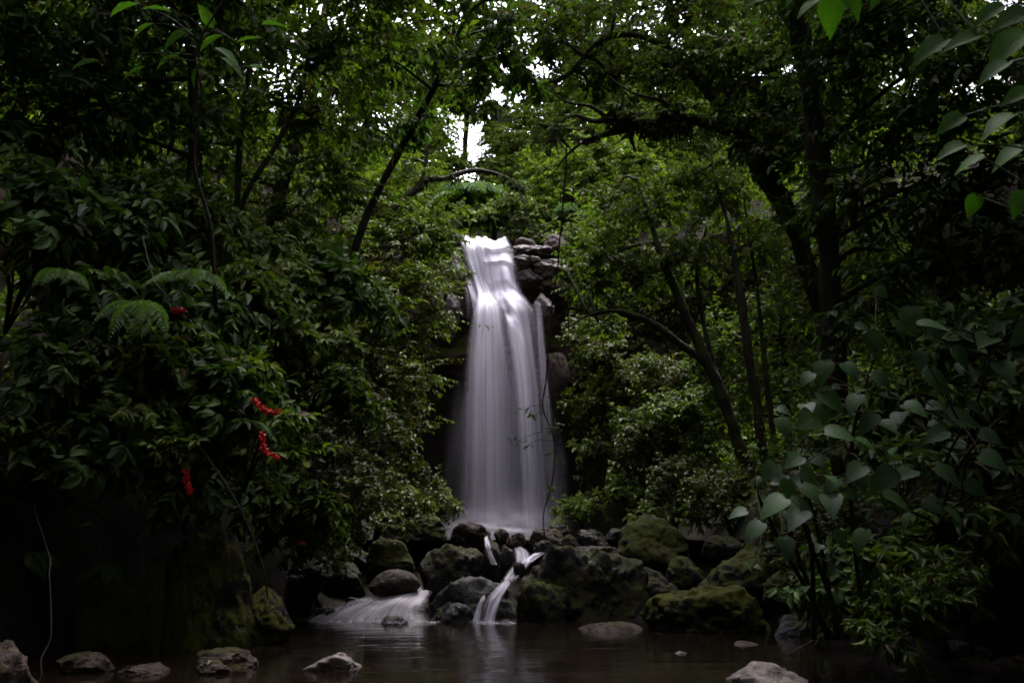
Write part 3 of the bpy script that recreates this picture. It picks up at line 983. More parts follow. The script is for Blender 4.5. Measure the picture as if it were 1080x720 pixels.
rock((463, 262, 492, 300), 25.2, 'ledge', 'dark shelf left of the waterfall under the side chute', name='rock_ledge', cat='rock', depth=0.7, angular=0.8)
rock((574, 370, 604, 412), 24.6, 'rock_brown', 'reddish rock knob right of the lower waterfall', name='rock_ledge', cat='rock', depth=0.7, angular=0.6)
# cobbles on the dark right shore
rr = rngs(5)
for k in range(16):
    px, py = rr.uniform(985, 1090), rr.uniform(668, 704)
    s = rr.uniform(10, 24)
    rock((px - s, py - s * 0.5, px + s, py + s * 0.5), 8.9 - (py - 668) * 0.035, 'rock_brown', 'dark brown cobble in the heap on the right shore', name='cobble', group='cobbles heaped on the right shore', angular=0.5, sub=3)

# ------------------------------------------------------------------ trees
def tree(name, label, base, trunks, blobs, leaf, L, aspect=0.42, tm=T_SMALL, seed=1, dens=70, per=13, bark='bark_dark', cat='tree', group=None, limbs=(), tint=0.45, moss=(), droop=0.35, clump=0.6, flat=0.55, lower=0.5):
    """trunks/limbs: lists of (px, py, Y, radius m); blobs: (px, py, Y, radius m)"""
    r = rngs(seed)
    t = thing(name, label, cat, tuple(base), group)
    gw, gl = Geo(), Geo()
    nodes = []
    for path in list(trunks) + list(limbs):
        pts = np.array([P(*q[:3]) for q in path])
        rad = np.array([[q[3] * 0.78] for q in path])
        full = catmull(np.concatenate([pts, rad], 1), len(path) * 7)
        full[:, :3] += 0.25 * full[:, 3:4] * np.stack([fbm(full[:, :3] * 1.5 + k * 9, 2) for k in range(3)], 1)
        tube(gw, full[:, :3], np.maximum(full[:, 3], 0.006), 9 if rad.max() > 0.06 else 6, rough=0.25, seed=seed)
        nodes.append(full[:, :3])
    nodes = np.concatenate(nodes)
    for bl in blobs:
        c = P(*bl[:3])
        R = bl[3]
        k = np.argmin(np.linalg.norm(nodes - c, axis=1) + 0.15 * np.maximum(nodes[:, 2] - c[2], 0))
        a = nodes[k]
        if np.linalg.norm(a - c) > 0.25 * R:
            mid = (a + c) / 2 + r.normal(size=3) * 0.1 * np.linalg.norm(a - c)
            mid[2] += 0.08 * np.linalg.norm(a - c)
            tube(gw, catmull([a, mid, c], 9), np.linspace(0.035, 0.014, 9), 5, rough=0.2)
        for j in range(5):
            e = c + rdirs(r, 1)[0] * R * 0.65
            tube(gw, catmull([c, (c + e) / 2 + r.normal(size=3) * 0.08 * R, e], 6), np.linspace(0.014, 0.006, 6), 4)
        ntw = int((bl[4] if len(bl) > 4 else 1.0) * dens * R * R)
        blob_foliage(gl, gw, r, c, R, ntw, per, tm, L, aspect, tint=tint + r.normal() * 0.1, droop=droop, clump=clump, flat=flat, lower=lower)
    gw.build('trunk', M[bark], t, base)
    if gl.n:
        gl.build('crown', M[leaf], t, base)
    if moss:
        gm = Geo()
        for path, cnt, hang in moss:
            pts = np.array([P(*q[:3]) for q in path])
            rad = np.array([[q[3]] for q in path])
            full = catmull(np.concatenate([pts, rad], 1), 200)
            i = r.integers(0, 200, cnt * 3)
            i = i[fbm(full[i, :3] * 2.6 + 4, 2) > 0.12][:cnt]
            cnt = len(i)
            ang = r.uniform(0, 6.283, cnt)
            pos = full[i, :3] + np.stack([0 * ang, np.cos(ang), np.sin(ang)], 1) * full[i, 3:4] * 0.9
            d = np.stack([r.normal(size=cnt) * 0.4, np.cos(ang) * 0.8, np.sin(ang) * 0.5 - 0.7], 1)
            ln = hang * r.uniform(0.2, 1.0, cnt) ** 2 * (0.45 + 0.9 * np.abs(fbm(full[i, :3] * 4, 2))) + 0.03
            add_leaves(gm, T_SMALL, pos, d, rdirs(r, cnt), ln, 0.012 + 0.012 * ln, r.uniform(0.1, 0.9, cnt))
        gm.build('moss', M['moss'], t, base)['kind'] = 'stuff'
    return t


def G(x, y, dz=0.0):
    return np.array([x, y, float(ground_h(x, y)) + dz])


# --- left side
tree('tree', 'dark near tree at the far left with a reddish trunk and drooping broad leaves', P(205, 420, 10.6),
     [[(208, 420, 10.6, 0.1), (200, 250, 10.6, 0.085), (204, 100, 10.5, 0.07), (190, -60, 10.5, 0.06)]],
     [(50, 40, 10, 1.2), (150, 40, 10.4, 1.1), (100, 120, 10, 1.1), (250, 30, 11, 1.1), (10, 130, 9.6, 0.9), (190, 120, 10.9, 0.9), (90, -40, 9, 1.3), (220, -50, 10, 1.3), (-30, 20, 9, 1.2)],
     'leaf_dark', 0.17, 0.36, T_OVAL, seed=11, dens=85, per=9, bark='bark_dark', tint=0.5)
tree('tree', 'thin forked tree with a straight stem and one slanting stem at upper left', P(246, 300, 13),
     [[(248, 330, 13, 0.07), (250, 220, 13, 0.06), (254, 140, 13, 0.05), (266, 40, 13, 0.04), (270, -40, 13, 0.03)],
      [(249, 235, 13, 0.05), (262, 200, 13, 0.05), (292, 152, 13.1, 0.045), (318, 95, 13.2, 0.04), (330, 20, 13.2, 0.03)]],
     [(300, 50, 13, 1.2), (335, 130, 13.5, 0.9), (220, 150, 13, 1.0), (365, 50, 13, 1.0), (290, 110, 13.6, 0.9), (280, -30, 12.5, 1.4), (390, 0, 12.6, 1.1)],
     'leaf_mid', 0.15, 0.38, T_OVAL, seed=12, dens=85, per=9, tint=0.45)
tree('tree', 'stout dark trunk behind the thin forked tree at upper left', P(288, 300, 15.2),
     [[(286, 330, 15.2, 0.17), (292, 220, 15.2, 0.15), (312, 155, 15.2, 0.12), (330, 95, 15.3, 0.1), (345, -10, 15.3, 0.08)]],
     [(345, 180, 15, 1.1), (260, 180, 15.5, 1.1), (310, 230, 15, 1.0), (200, 200, 15, 1.2), (350, 90, 15.8, 1.2), (240, 90, 16, 1.3), (150, 170, 14.5, 1.3), (120, 70, 15, 1.6), (50, 120, 15, 1.6), (30, 10, 15, 1.6)],
     'leaf_mid', 0.12, 0.45, T_SMALL, seed=13, dens=100, per=12, tint=0.5)
tree('tree', 'slender dark trunk leaning right across the gap of sky left of the waterfall lip', P(372, 300, 16.2),
     [[(360, 310, 16.2, 0.1), (385, 232, 16.2, 0.09), (411, 178, 16.2, 0.085), (440, 125, 16.1, 0.075), (467, 75, 16.0, 0.06), (492, 10, 15.9, 0.05), (505, -50, 15.8, 0.04)]],
     [(410, 60, 15.4, 1.2), (385, 130, 15.7, 1.0), (440, 130, 16.2, 0.7), (455, 55, 15.6, 0.7), (520, 60, 15.4, 0.75), (535, 25, 15.0, 0.8), (490, -10, 15.0, 1.0), (430, 0, 14.8, 0.9), (555, 85, 15.4, 0.55), (500, 90, 15.6, 0.5), (590, 10, 14.6, 0.9)],
     'leaf_dark', 0.17, 0.4, T_OVAL, seed=14, dens=75, per=8, tint=0.55, droop=0.6, bark='bark_moss')
LIMB4 = [(392, 255, 19, 0.12), (415, 222, 19.2, 0.12), (445, 192, 19.4, 0.1), (470, 188, 19.6, 0.075), (500, 180, 19.8, 0.06), (530, 186, 20, 0.04), (552, 198, 20, 0.02)]
tree('tree', 'crooked mossy tree stretching a bare bent limb out above the waterfall lip', P(370, 330, 18.9),
     [[(366, 340, 18.9, 0.16), (378, 280, 18.9, 0.14), (392, 255, 19, 0.12)], LIMB4],
     [(440, 240, 19, 1.1), (395, 215, 19.2, 1.1), (462, 225, 19.6, 0.6), (425, 180, 20, 0.9), (372, 270, 18.6, 1.2), (455, 260, 19.3, 0.6), (360, 200, 19, 1.2)],
     'leaf_mid', 0.12, 0.45, T_SMALL, seed=15, dens=110, per=12, bark='bark_moss', tint=0.55, limbs=[[(445, 192, 19.4, 0.06), (449, 170, 19.4, 0.05), (452, 150, 19.4, 0.02)], [(425, 215, 19.3, 0.06), (450, 232, 19.3, 0.05), (470, 252, 19.3, 0.03)]],
     moss=[(LIMB4, 700, 0.3)])
tree('tree', 'fine-leaved tree with layered glossy sprays overhanging the left side of the waterfall', P(385, 540, 18),
     [[(380, 545, 18, 0.12), (392, 470, 18, 0.1), (400, 400, 18, 0.09), (412, 330, 18.2, 0.07), (425, 270, 18.4, 0.05)], [(392, 470, 18, 0.06), (420, 420, 18.2, 0.05), (450, 390, 18.4, 0.03)]],
     [(435, 300, 18.2, 0.95), (395, 320, 17.6, 1.1), (430, 350, 18.4, 0.8), (436, 395, 18.6, 0.72), (410, 395, 17.8, 1.0), (425, 440, 18.2, 0.8), (370, 370, 17.2, 1.1), (385, 450, 17.4, 0.9), (350, 420, 16.8, 1.1), (430, 480, 18, 0.55), (455, 330, 19, 0.6), (405, 500, 17.6, 0.7), (420, 260, 18.6, 0.9), (355, 500, 16.6, 0.9)],
     'leaf_olive', 0.105, 0.4, T_SMALL, seed=16, dens=150, per=14, tint=0.45, clump=0.8, flat=0.4, droop=0.25)
tree('tree', 'round bushy tree filling the slope between the stout trunk and the fine-leaved tree', P(300, 520, 15.6),
     [[(300, 520, 15.6, 0.1), (305, 430, 15.6, 0.09), (315, 340, 15.6, 0.07), (320, 280, 15.7, 0.04)]],
     [(310, 290, 15.4, 1.1), (350, 300, 16, 1.1), (270, 310, 14.8, 1.1), (330, 360, 15.4, 1.0), (290, 390, 14.6, 1.0), (250, 260, 15, 1.1), (325, 440, 15, 1.0), (210, 300, 14.5, 1.1), (180, 250, 14.5, 1.1)],
     'leaf_olive', 0.12, 0.42, T_SMALL, seed=17, dens=120, per=12, tint=0.4)

# --- right side
LIMB = [(868, 330, 12.2, 0.17), (840, 245, 12.2, 0.15), (816, 196, 12.2, 0.14), (792, 152, 12.2, 0.12), (752, 133, 12.2, 0.1), (715, 126, 12.3, 0.085), (684, 133, 12.3, 0.08), (655, 122, 12.4, 0.065), (628, 128, 12.4, 0.05), (606, 122, 12.5, 0.03), (585, 132, 12.5, 0.012)]
LIMB2 = [(836, 240, 12.2, 0.1), (790, 165, 12.6, 0.09), (745, 95, 12.9, 0.08), (705, 52, 13, 0.07), (665, 36, 13.1, 0.055), (630, 45, 13.2, 0.045), (600, 78, 13.3, 0.03), (570, 90, 13.4, 0.015)]
tree('tree', 'big mossy tree arching a thick shaggy limb from the right towards the waterfall', P(880, 470, 12.2),
     [[(884, 480, 12.2, 0.26), (874, 400, 12.2, 0.2), (868, 330, 12.2, 0.18)], LIMB, LIMB2],
     [(760, 60, 12.4, 1.1), (700, 70, 13, 0.9), (640, 75, 13.4, 0.7), (820, 60, 12, 1.2), (640, 10, 13.4, 1.1), (720, 0, 12.8, 1.2), (705, 114, 12.2, 0.32), (655, 112, 12.3, 0.28), (758, 122, 12.1, 0.4), (796, 158, 12.0, 0.45), (828, 225, 11.9, 0.5), (850, 290, 11.9, 0.5), (625, 150, 12.4, 0.25), (850, 150, 11.8, 1.0), (800, 120, 12.2, 0.8), (580, 40, 13.6, 0.8), (620, 95, 13.6, 0.5)],
     'leaf_mid', 0.12, 0.45, T_SMALL, seed=21, dens=95, per=11, bark='bark_moss', tint=0.4,
     limbs=[[(684, 133, 12.3, 0.05), (650, 139, 12.4, 0.05), (624, 146, 12.4, 0.035), (604, 158, 12.5, 0.025), (588, 176, 12.5, 0.01)], [(640, 124, 12.4, 0.04), (622, 112, 12.4, 0.03), (600, 108, 12.5, 0.02), (580, 96, 12.5, 0.008)], [(720, 126, 12.3, 0.05), (700, 108, 12.2, 0.035), (668, 98, 12.2, 0.02), (640, 80, 12.2, 0.008)], [(624, 146, 12.4, 0.02), (598, 148, 12.5, 0.014), (566, 150, 12.5, 0.006)]],
     moss=[(LIMB[3:], 1100, 0.42), (LIMB[3:], 2600, 0.07), (LIMB[:4], 900, 0.12), (LIMB2[2:], 500, 0.1)])
tree('tree', 'straight black trunk rising out of the top edge on the right', P(892, 480, 10.8),
     [[(890, 500, 10.8, 0.2), (880, 380, 10.8, 0.17), (872, 250, 10.8, 0.16), (858, 120, 10.8, 0.15), (838, 0, 10.8, 0.14), (828, -80, 10.8, 0.12)]],
     [(900, 60, 10.2, 1.1), (960, 130, 9.8, 1.0), (905, 200, 10.2, 0.9), (1000, 210, 9.4, 0.9), (960, 270, 9.8, 0.9), (1030, 80, 9, 1.1), (1060, 270, 9.2, 0.9), (950, 0, 9.6, 1.2), (860, -30, 10, 1.3), (1060, 170, 9.0, 0.8), (920, 330, 10.4, 0.8)],
     'leaf_dark', 0.13, 0.45, T_OVAL, seed=22, dens=80, per=9, tint=0.4)
tree('tree', 'leaning tree with several dark stems and one low limb reaching left at the basin', P(790, 520, 17),
     [[(795, 520, 17, 0.15), (780, 470, 17, 0.14), (760, 415, 17, 0.13), (742, 375, 17.1, 0.12), (720, 325, 17.2, 0.1), (700, 275, 17.3, 0.08), (686, 235, 17.4, 0.05), (672, 190, 17.5, 0.01)],
      [(812, 525, 16.6, 0.12), (800, 440, 16.6, 0.1), (790, 370, 16.6, 0.1), (780, 300, 16.7, 0.08), (768, 240, 16.8, 0.05), (752, 180, 16.9, 0.03), (748, 130, 17, 0.008)],
      [(822, 520, 16.9, 0.08), (815, 450, 16.9, 0.07), (806, 380, 17, 0.06), (798, 300, 17, 0.04), (786, 220, 17, 0.02), (782, 170, 17, 0.006)]],
     [(640, 270, 18, 1.1), (622, 300, 18.4, 0.7), (690, 215, 17.6, 1.1), (725, 270, 17.2, 1.0), (650, 205, 18.4, 1.0), (760, 210, 17.2, 1.0), (636, 345, 18.4, 0.6), (680, 290, 17.8, 0.8), (800, 260, 17, 1.0), (602, 272, 18.8, 0.45), (735, 185, 17.4, 0.8)],
     'leaf_mid', 0.115, 0.46, T_SMALL, seed=23, dens=120, per=12, tint=0.45, bark='bark_moss',
     limbs=[[(745, 382, 17.1, 0.09), (715, 362, 17.2, 0.085), (690, 342, 17.3, 0.075), (655, 328, 17.4, 0.06), (622, 332, 17.5, 0.035), (600, 345, 17.5, 0.012)],
            [(760, 415, 17, 0.06), (735, 300, 17.4, 0.05), (745, 240, 17.4, 0.03)]])
tree('tree', 'bushy tree with pale speckled leaves behind the leaning stems on the right bank', P(830, 500, 19),
     [[(838, 505, 19, 0.12), (830, 420, 19, 0.1), (825, 340, 19, 0.08), (820, 260, 19.2, 0.05)]],
     [(820, 320, 18.6, 1.2), (850, 400, 18.2, 1.1), (800, 400, 18.6, 1.0), (770, 440, 18.8, 0.9), (840, 240, 18.4, 1.3), (760, 360, 19, 1.0), (740, 460, 18.8, 0.7), (880, 320, 17.6, 1.3), (900, 430, 17, 1.2), (920, 250, 17, 1.4), (960, 360, 16, 1.4)],
     'leaf_mid', 0.105, 0.5, T_SMALL, seed=24, dens=110, per=12, tint=0.55, bark='bark_moss')

# --- trees on the plateau behind the fall
bgt = [
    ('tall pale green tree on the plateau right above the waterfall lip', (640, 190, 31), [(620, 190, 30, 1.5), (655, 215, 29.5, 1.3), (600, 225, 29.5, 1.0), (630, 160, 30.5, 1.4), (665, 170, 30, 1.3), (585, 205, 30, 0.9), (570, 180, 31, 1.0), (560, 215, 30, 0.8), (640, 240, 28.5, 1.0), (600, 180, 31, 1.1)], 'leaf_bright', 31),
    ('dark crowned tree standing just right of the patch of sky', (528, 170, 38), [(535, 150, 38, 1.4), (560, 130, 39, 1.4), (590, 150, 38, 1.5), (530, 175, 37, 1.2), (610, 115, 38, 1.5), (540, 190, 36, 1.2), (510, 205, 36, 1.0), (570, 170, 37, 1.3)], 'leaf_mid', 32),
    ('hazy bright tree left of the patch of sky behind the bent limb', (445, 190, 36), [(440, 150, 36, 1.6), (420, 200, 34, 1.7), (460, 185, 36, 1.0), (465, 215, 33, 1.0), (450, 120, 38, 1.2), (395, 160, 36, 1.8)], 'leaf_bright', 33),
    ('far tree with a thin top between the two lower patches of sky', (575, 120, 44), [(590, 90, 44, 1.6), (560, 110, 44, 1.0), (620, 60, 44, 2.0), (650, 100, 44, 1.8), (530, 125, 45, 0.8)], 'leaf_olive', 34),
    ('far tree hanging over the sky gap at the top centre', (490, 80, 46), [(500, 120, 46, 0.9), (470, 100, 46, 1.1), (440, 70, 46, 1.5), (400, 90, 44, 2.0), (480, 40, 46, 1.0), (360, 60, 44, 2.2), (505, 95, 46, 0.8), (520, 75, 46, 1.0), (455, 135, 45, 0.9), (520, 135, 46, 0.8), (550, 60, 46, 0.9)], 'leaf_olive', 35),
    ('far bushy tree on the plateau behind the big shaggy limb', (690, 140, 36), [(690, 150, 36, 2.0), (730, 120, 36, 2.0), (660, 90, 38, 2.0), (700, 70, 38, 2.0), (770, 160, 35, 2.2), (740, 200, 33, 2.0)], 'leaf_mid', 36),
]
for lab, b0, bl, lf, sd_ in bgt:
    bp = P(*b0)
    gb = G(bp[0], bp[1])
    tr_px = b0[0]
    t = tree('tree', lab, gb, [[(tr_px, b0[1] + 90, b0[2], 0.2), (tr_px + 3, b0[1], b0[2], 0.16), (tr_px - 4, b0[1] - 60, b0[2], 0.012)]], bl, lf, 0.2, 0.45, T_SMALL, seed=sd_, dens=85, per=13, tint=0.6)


# tree ferns and ground ferns
def frond_geo(r, gl, gw, base, azim, length, arch, rise, tint=0.5, npin=26, pin=0.3):
    h = np.array([math.cos(azim), math.sin(azim), 0])
    pts = []
    for t in np.linspace(0, 1, 14):
        pts.append(base + h * length * t * (1 - 0.12 * t) + np.array([0, 0, length * (rise * t - arch * t * t)]))
    pts = np.array(pts)
    tube(gw, pts, np.linspace(0.012, 0.003, 14) * length, 4)
    full = catmull(pts, npin)
    tg = unit(np.gradient(full, axis=0))
    side = unit(np.cross(tg, np.array([0, 0, 1.0])))
    t = np.linspace(0, 1, npin)
    ln = pin * length * np.clip(np.sin(np.pi * np.clip(t * 0.86 + 0.12, 0, 1)), 0.05, 1)
    for sg in (-1, 1):
        d = side * sg + tg * 0.45 - np.array([0, 0, 0.25])
        add_leaves(gl, T_LANCE, full, d + r.normal(size=(npin, 3)) * 0.06, np.cross(side * 1.0, tg) * 1.0 + np.array([0, 0, 1.0]), ln, ln * 0.24 + 0.012 * length, np.clip(tint + r.normal(size=npin) * 0.12, 0, 1))


def fern(name, label, cat, base, n, length, seed, arch=0.7, rise=0.6, trunk=0.0, az=None, tint=0.5, pin=0.3):
    r = rngs(seed)
    t = thing(name, label, cat, tuple(base))
    top = np.array([0, 0, trunk])
    if trunk:
        g = Geo()
        tube(g, catmull([(0, 0, -0.3), (0.04, 0, trunk * 0.5), (0, 0, trunk)], 12), np.linspace(0.1, 0.07, 12), 8, rough=0.4)
        g.build('trunk', M['bark_dark'], t)
    for k in range(n):
        gl = Geo()
        a = (k / n * 6.283 + r.normal() * 0.2) if az is None else r.uniform(*az)
        frond_geo(r, gl, gl, top, a, length * r.uniform(0.75, 1.1), arch * r.uniform(0.8, 1.2), rise * r.uniform(0.7, 1.3), tint + r.normal() * 0.1, pin=pin)
        gl.build('frond', M['fern'], t)
    return t


for lab, q, ln, tk, sd_ in [
        ('tree fern with wide pale fronds just right of the patch of sky', (560, 205, 32), 2.3, 2.2, 51),
        ('tree fern on the plateau left of the pale green tree', (600, 232, 29.5), 1.8, 1.6, 52),
        ('low tree fern behind the waterfall lip', (520, 228, 31), 1.6, 1.0, 53),
        ('tree fern with blue-green fronds under the bent mossy limb', (492, 205, 31), 1.8, 1.5, 54)]:
    p = P(*q)
    fern('tree_fern', lab, 'tree fern', (p[0], p[1], p[2] - tk), 11, ln, sd_, 0.65, 0.45, tk, tint=0.75, pin=0.26)

# ------------------------------------------------------------------ shrubs
def shrub_proto(seed, leaf, L, aspect, tm, nsub=8, sub_r=0.36, ntw=26, per=8, size=0.75, tint=0.5, droop=0.35, flat=0.5):
    r = rngs(seed)
    gw, gl = Geo(), Geo()
    for k in range(nsub):
        a = k / nsub * 6.283 * 1.618 * 2
        rad = size * r.uniform(0.15, 0.85)
        c = np.array([math.cos(a) * rad, math.sin(a) * rad, size * r.uniform(0.35, 1.05) * (1.1 - 0.4 * rad / size)])
        tube(gw, catmull([(0, 0, -0.25), c * np.array([0.35, 0.35, 0.6]), c], 9), np.linspace(0.018, 0.006, 9), 5)
        blob_foliage(gl, gw, r, c, sub_r * r.uniform(0.8, 1.2), ntw, per, tm, L, aspect, tint=tint + r.normal() * 0.1, droop=droop, flat=flat)
    return gw, gl, leaf


def finish_proto(pr, label, cat, loc, rot, sc, group):
    gw, gl, leaf = pr
    t = thing('shrub', label, cat, loc, group)
    t.rotation_euler, t.scale = rot, sc
    gw.build('stem', M['bark_dark'], t)
    gl.build('foliage', M[leaf], t)
    return t


protos = {
    'broad': shrub_proto(101, 'leaf_dark', 0.15, 0.42, T_OVAL, ntw=26, per=7, tint=0.55),
    'glossy': shrub_proto(102, 'leaf_mid', 0.13, 0.4, T_LANCE, ntw=30, per=8, tint=0.5),
    'small': shrub_proto(103, 'leaf_olive', 0.08, 0.48, T_SMALL, ntw=46, per=11, tint=0.45),
    'light': shrub_proto(104, 'leaf_mid', 0.1, 0.45, T_OVAL, ntw=34, per=9, tint=0.75),
}
first = {}
SHR = [
    # left bank, upper row
    ('broad', (40, 195, 9.2), 1.15, 'broad-leaved shrub at the left edge, level with the waterfall lip'),
    ('broad', (110, 215, 9.6), 1.0, 'broad-leaved shrub right of the one at the left edge, catching a little light'),
    ('glossy', (175, 225, 10.4), 1.1, 'narrow-leaved shrub at the foot of the reddish trunk'),
    ('light', (245, 245, 11.5), 1.2, 'yellow-green shrub at the foot of the thin forked tree'),
    ('glossy', (20, 270, 9.0), 1.0, 'narrow-leaved shrub at the left edge above the black hollow'),
    ('broad', (90, 285, 9.2), 1.05, 'broad-leaved shrub beside the small drooping ferns'),
    ('broad', (165, 290, 9.6), 1.05, 'broad-leaved shrub above the highest red blossom'),
    ('glossy', (235, 300, 10.2), 1.1, 'narrow-leaved shrub between the ferns and the round bushy tree'),
    ('light', (300, 320, 11.4), 1.1, 'fresh green shrub with upright tips in front of the round bushy tree'),
    ('broad', (330, 270, 12.2), 1.1, 'broad-leaved shrub spreading below the leaning slender trunk'),
    ('broad', (60, 350, 8.9), 1.0, 'dark broad-leaved shrub hanging over the black hollow'),
    ('glossy', (130, 370, 9.0), 1.0, 'narrow-leaved shrub left of the curved red flower spikes'),
    ('broad', (205, 370, 9.3), 1.05, 'broad-leaved shrub directly above the curved red flower spikes'),
    ('glossy', (330, 390, 11.4), 1.05, 'narrow-leaved shrub right of the curved red flower spikes'),
    ('small', (365, 440, 13.4), 1.2, 'small-leaved shrub on the bank below the fine-leaved tree'),
    ('broad', (100, 430, 8.9), 1.0, 'broad-leaved shrub with pale twisted stalks left of the lowest red spike'),
    ('light', (165, 440, 9.0), 0.9, 'light green rosette shrub between the two lower red spikes'),
    ('glossy', (40, 440, 8.8), 1.0, 'narrow-leaved shrub at the left edge beside the hollow'),
    ('small', (345, 490, 12.6), 1.15, 'small-leaved shrub drooping over the stream boulders'),
    ('small', (400, 520, 15.4), 1.1, 'small-leaved shrub behind the moss-topped boulders'),
    ('glossy', (290, 520, 10.8), 0.95, 'narrow-leaved shrub behind the fallen dead branch'),
    ('small', (320, 545, 12.0), 0.9, 'small-leaved shrub just above the wet black boulder'),
    ('broad', (215, 478, 10.5), 0.9, 'broad-leaved shrub on top of the steep mossy rock face'),
    ('small', (440, 520, 18.2), 0.9, 'small-leaved shrub at the dark foot of the cliff left of the waterfall'),
    # right bank and cliff
    ('small', (640, 410, 21.5), 1.2, 'small-leaved shrub clinging to the cliff just right of the veil'),
    ('light', (668, 440, 21), 1.3, 'light green shrub on the cliff halfway down right of the waterfall'),
    ('small', (690, 470, 20), 1.3, 'small-leaved shrub under the low reaching limb'),
    ('small', (645, 480, 21.5), 1.1, 'small-leaved shrub low on the cliff beside the spray'),
    ('light', (660, 510, 20), 1.1, 'light green shrub above the black pointed stone'),
    ('small', (730, 500, 18.5), 1.2, 'small-leaved shrub at the foot of the leaning stems'),
    ('small', (770, 520, 16.5), 1.1, 'small-leaved shrub behind the flat mossy ledge'),
    ('light', (720, 420, 19.5), 1.2, 'light green shrub seen between the leaning stems'),
    ('light', (612, 530, 21.5), 0.8, 'light green shrub at the foot of the cliff just right of the spray'),
    ('small', (700, 400, 20.5), 1.2, 'small-leaved shrub filling the cliff hollow behind the low reaching limb'),
    ('small', (665, 385, 21.5), 1.0, 'small-leaved shrub in the cliff hollow right of the reddish knob'),
    ('light', (710, 520, 18.6), 1.0, 'light green shrub above the slanting boulder'),
    ('small', (622, 345, 23), 1.0, 'small-leaved shrub overhanging the thin right strand of water'),
    ('small', (640, 355, 21.5), 1.2, 'small-leaved shrub on the cliff above the reddish knob'),
    ('small', (470, 290, 23.6), 0.9, 'small-leaved shrub on the cliff left of the waterfall lip'),
    ('glossy', (1010, 560, 8.2), 1.0, 'dark narrow-leaved shrub below the heart-leaved shrub at the right edge'),
    ('broad', (900, 590, 9.2), 0.9, 'dark broad-leaved shrub in the shade under the heart-shaped leaves'),
    ('glossy', (1060, 420, 8.4), 1.1, 'narrow-leaved shrub in deep shade at the right edge'),
    ('glossy', (960, 420, 9.6), 1.1, 'narrow-leaved shrub behind the heart-leaved shrub'),
    ('small', (860, 560, 11.0), 1.0, 'small-leaved shrub behind the lowest heart-shaped leaves'),
    ('glossy', (985, 615, 7.5), 0.75, 'narrow-leaved shrub at the waterline right of the longer bare twig'),
    ('broad', (1050, 330, 8.6), 1.0, 'broad-leaved shrub at the right edge under the overhanging sapling'),
    ('small', (560, 240, 28.5), 1.3, 'small-leaved shrub on the plateau behind the waterfall lip'),
    ('light', (540, 215, 29.5), 1.4, 'light green shrub among the tree ferns on the plateau'),
    ('light', (620, 250, 27.0), 1.4, 'light green shrub hanging over the tan boulder at the lip'),
    ('small', (455, 250, 25.5), 1.2, 'small-leaved shrub at the edge of the plateau left of the lip'),
]
r = rngs(9)
CN = {'broad': 'broad-leaved bank shrubs', 'glossy': 'narrow-leaved bank shrubs', 'small': 'small-leaved bank shrubs', 'light': 'light green bank shrubs'}
for kind, q, sc, lab in SHR:
    c = P(*q)
    loc = (c[0], c[1], c[2] - 0.5 * sc)
    lean = 0.45 if q[0] < 480 else -0.4
    if q[2] > 24:
        lean = 0
    rot = (0.35 + r.normal() * 0.12, lean + r.normal() * 0.15, r.uniform(0, 6.28) * 0)
    rot = (rot[0], rot[1], r.uniform(-0.6, 0.6))
    s3 = (sc * r.choice([-1, 1]) * r.uniform(0.9, 1.1), sc * r.uniform(0.9, 1.1), sc * r.uniform(0.85, 1.1))
    s3 = (abs(s3[0]), s3[1], s3[2])
    if kind not in first:
        first[kind] = finish_proto(protos[kind], lab, 'shrub', loc, rot, s3, CN[kind])
    else:
        copy_thing(first[kind], loc, rot, s3, lab)

# ferns on the left bank
for lab, q, n_, ln, sd_ in [
        ('fern with drooping fronds at the left bank, nearest the left edge', (66, 290, 8.3), 6, 0.45, 61),
        ('fern with long arching fronds below the highest red blossom', (150, 325, 8.35), 7, 0.55, 62),
        ('fern with level fronds above the highest red blossom', (205, 292, 8.7), 6, 0.5, 63),
        ('small dim fern on the low dark mossy rock of the left bank', (118, 596, 9.2), 6, 0.4, 65),
        ('small dim fern in the hollow at the left edge above the tall corner boulder', (30, 585, 9.0), 6, 0.45, 66),
        ('fern with short fronds right of the curved red flower spikes', (255, 445, 8.9), 5, 0.4, 64)]:
    p = P(*q)
    fern('fern', lab, 'fern', tuple(p), n_, ln, sd_, 0.8, 0.35, az=(-2.6, -0.2), tint=0.8, pin=0.22)


# red flower spikes on a flowering shrub, and small orange blossoms on another
def flower_spike(r, pts, mat, parent, base, n=60, size=0.03, name='flower_spike'):
    g = Geo()
    full = catmull(pts, n)
    tg = unit(np.gradient(full, axis=0))
    for k in range(3):
        d = rdirs(r, n) + tg * 0.4
        add_leaves(g, T_SMALL, full + rdirs(r, n) * size * 0.3, d, rdirs(r, n), size * r.uniform(0.7, 1.4, n), size * 0.7, 0.5)
    iv, jf = ico(1)
    for k in range(0, n, 2):
        g.add(iv * size * 0.42 * r.uniform(0.7, 1.2) + full[k] + r.normal(size=3) * size * 0.3, [jf])
    tube(g, full, 0.004, 4)
    return g.build(name, M[mat], parent, base)


